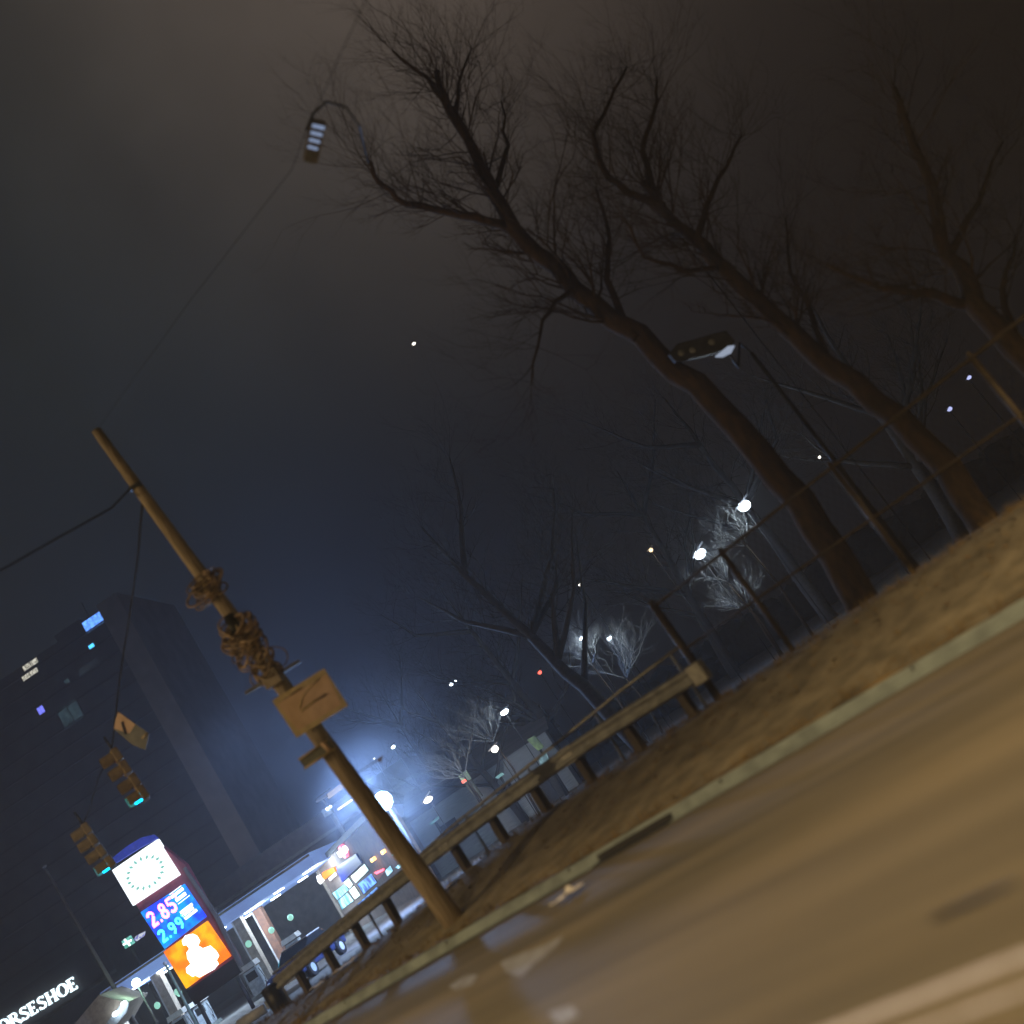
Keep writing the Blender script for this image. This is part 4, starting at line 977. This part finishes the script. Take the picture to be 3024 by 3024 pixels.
shrub(1812, 1950, 45.6, 1.2, 6, 'taller leaning clump of twigs lit bluish, right of the two lit clumps', 1.7)
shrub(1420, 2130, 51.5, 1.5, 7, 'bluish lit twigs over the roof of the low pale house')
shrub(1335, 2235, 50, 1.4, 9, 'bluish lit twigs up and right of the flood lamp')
spot_lamp(2198, 1494, 40, .24, E_['cool'], 'brilliant white lamp high behind the fence, the upper of the bright pair', 300)
spot_lamp(2068, 1636, 42, .25, E_['cool'], 'brilliant blue white lamp behind bare twigs, the lower of the bright pair', 380)
spot_lamp(1490, 2103, 52, .16, E_['cool'], 'white lamp above the pale house roof', 120, elong=1.6)
spot_lamp(1461, 2212, 50, .20, E_['warm'], 'warm white lamp in front of the low pale house', 90, (1, .95, .85))
spot_lamp(1264, 2362, 50, .22, E_['warm'], 'warm white lamp close to the right of the flood lamp', 90, (1, .9, .7))
spot_lamp(1333, 2020, 60, .13, E_['cool'], 'lower of two tiny white lamps over the forecourt trees'); spot_lamp(1344, 2013, 60, .10, E_['cool'], 'upper of two tiny white lamps over the forecourt trees')
spot_lamp(1594, 1986, 60, .15, E_['reddot'], 'single small red light among the dark trees')
spot_lamp(1161, 2206, 60, .13, E_['cool'], 'tiny white lamp directly above the flood lamp')
spot_lamp(1713, 1727, 60, .10, E_['warm'], 'tiny pale lamp above the two clumps of bluish lit twigs')
spot_lamp(1717, 1885, 46, .10, E_['cool'], 'small lamp over the narrow clump of bluish lit twigs', 110)
spot_lamp(1800, 1885, 46, .10, E_['cool'], 'small lamp over the wide clump of bluish lit twigs', 130)
spot_lamp(1222, 1015, 220, .42, E_['warm'], 'tiny warm light alone in the middle of the dark sky')
spot_lamp(1922, 1624, 44, .12, emi('tan_lamp', (.8, .62, .4), 1.5), 'dim tan lamp left of the bright pair', 25, (1, .75, .45))
spot_lamp(1922, 585, 30, .07, emi('azure_dot', (.35, .6, .75), .9), 'small pale blue light high among the forks of the second tree', 0, elong=.6)
spot_lamp(2861, 1115, 38, .10, emi('lilac_dot', (.5, .55, .95), 1.6), 'upper lilac light behind the right end of the fence')
spot_lamp(2804, 1208, 38, .11, emi('lilac_dot2', (.5, .55, .95), 1.4), 'lower lilac light behind the right end of the fence')
spot_lamp(2420, 1350, 40, .05, E_['warm'], 'faint tiny light just above the fence top rail')
spot_lamp(1105, 2240, 60, .04, E_['warm'], 'pinprick light beside the pointed plate')
# lit signs behind the rail
def box_sign(poly, d, m, label, extra=()):
    q = [at(x, y, d) for x, y in poly]; c = sum(q, Vector()) / len(q); r = empty('lit_sign', (c.x, d, 0), label, 'lit sign', 'small lit signs behind the guardrail')
    MB().prism(q, Vector((0, .3, 0))).build('face', m, r)
    for pl, mm in extra: MB().prism([at(x, y, d - .03) for x, y in pl], Vector((0, .02, 0))).build('mark', mm, r)
    lo = min(q, key=lambda p: p.z); MB().tube([(c.x, d + .15, 0), (c.x, d + .15, lo.z + .2)], .08, 6).build('post', M['darkmetal'], r); return r
box_sign([(1354, 2292), (1374, 2275), (1390, 2300), (1368, 2315)], 55, emi('sign_pale_green', (.5, .62, .42), .8, (.1, .14, .1), 2), 'pale green lit sign with a red dot', [([(1362, 2308), (1376, 2300), (1378, 2306), (1366, 2314)], E_['reddot'])])
box_sign([(1372, 2318), (1392, 2304), (1425, 2352), (1410, 2362)], 56, emi('sign_dim', (.10, .11, .08), .6, (.03, .035, .03), 2), 'dim tall lit board directly below the pale green sign')
box_sign([(1556, 2185), (1578, 2172), (1606, 2206), (1590, 2218)], 55, emi('sign_olive', (.14, .22, .09), .9, (.03, .05, .03), 2), 'dim olive green sign left of the cyan sign')
box_sign([(1588, 2236), (1612, 2222), (1622, 2248), (1598, 2262)], 54, emi('sign_cyan', (.25, .42, .45), .9, (.08, .14, .16), 3), 'small cyan sign seen just over the guardrail')
box_sign([(1462, 2296), (1480, 2282), (1487, 2288), (1470, 2300)], 54, emi('sign_teal', (.18, .38, .38), .9), 'small teal sign under the warm lamp')
box_sign([(1266, 2434), (1292, 2412), (1294, 2418), (1276, 2436)], 54, emi('sign_aqua', (.12, .28, .30), .8), 'narrow aqua sign below the right hand warm lamp')

# ------------------------------------------------------------------ thin night haze added round the whole scene to give the lamps halos
hzb = MB().box((0, 100, 44), Vector((950, 0, 0)), Vector((0, 1000, 0)), UP * 46).build('added_haze', D.materials.new('wide_halo_air'))
hzb['kind'] = 'stuff'; hm = hzb.data.materials[0]; hm.use_nodes = True; ht = hm.node_tree; ht.nodes.clear()
pv = ht.nodes.new('ShaderNodeVolumePrincipled'); mo = ht.nodes.new('ShaderNodeOutputMaterial'); ht.links.new(pv.outputs[0], mo.inputs['Volume'])
pv.inputs['Color'].default_value = (.9, .93, 1, 1); pv.inputs['Density'].default_value = .0015; pv.inputs['Anisotropy'].default_value = .4

# ------------------------------------------------------------------ denser haze added round the flood lamp to strengthen its halo
def halo_mist(c, rad, dens, seed):
    o = MB().ball((0, 0, 0), 1, k=24, m=14).build('halo_mist', D.materials.new('halo_air')); o.location = c; o.scale = rad; o['kind'] = 'stuff'
    t = o.data.materials[0]; t.use_nodes = True; n = t.node_tree; n.nodes.clear()
    tcx = n.nodes.new('ShaderNodeTexCoord'); ln = n.nodes.new('ShaderNodeVectorMath'); ln.operation = 'LENGTH'; n.links.new(tcx.outputs['Object'], ln.inputs[0])
    m1 = n.nodes.new('ShaderNodeMapRange'); m1.inputs['From Min'].default_value = 1; m1.inputs['From Max'].default_value = 0; m1.interpolation_type = 'SMOOTHSTEP'; n.links.new(ln.outputs['Value'], m1.inputs['Value'])
    p = n.nodes.new('ShaderNodeMath'); p.operation = 'POWER'; p.inputs[1].default_value = 2; n.links.new(m1.outputs[0], p.inputs[0])
    nz = n.nodes.new('ShaderNodeTexNoise'); nz.noise_dimensions = '4D'; nz.inputs['W'].default_value = seed; nz.inputs['Scale'].default_value = 1.6; nz.inputs['Detail'].default_value = 3; n.links.new(tcx.outputs['Object'], nz.inputs['Vector'])
    m2 = n.nodes.new('ShaderNodeMapRange'); m2.inputs['From Min'].default_value = .38; m2.inputs['From Max'].default_value = .68; m2.inputs['To Min'].default_value = .15; n.links.new(nz.outputs['Fac'], m2.inputs['Value'])
    q = n.nodes.new('ShaderNodeMath'); q.operation = 'MULTIPLY'; n.links.new(p.outputs[0], q.inputs[0]); n.links.new(m2.outputs[0], q.inputs[1])
    r = n.nodes.new('ShaderNodeMath'); r.operation = 'MULTIPLY'; r.inputs[1].default_value = dens; n.links.new(q.outputs[0], r.inputs[0])
    v = n.nodes.new('ShaderNodeVolumePrincipled'); n.links.new(r.outputs[0], v.inputs['Density']); v.inputs['Color'].default_value = (.9, .93, 1, 1)
    mo = n.nodes.new('ShaderNodeOutputMaterial'); n.links.new(v.outputs[0], mo.inputs['Volume']); return o
halo_mist(fp + Vector((0, 0, .2)), (4.5, 4.5, 4.5), .10, 1.0)
halo_mist(fp + Vector((-3.5, 0, 5.5)), (6.5, 5, 5.5), .022, 4.0)
halo_mist(fp + Vector((2.2, 1, 3.0)), (4.5, 4, 4.5), .022, 9.0)
SC.cycles.volume_max_steps = 96; SC.cycles.volume_step_rate = 2.0
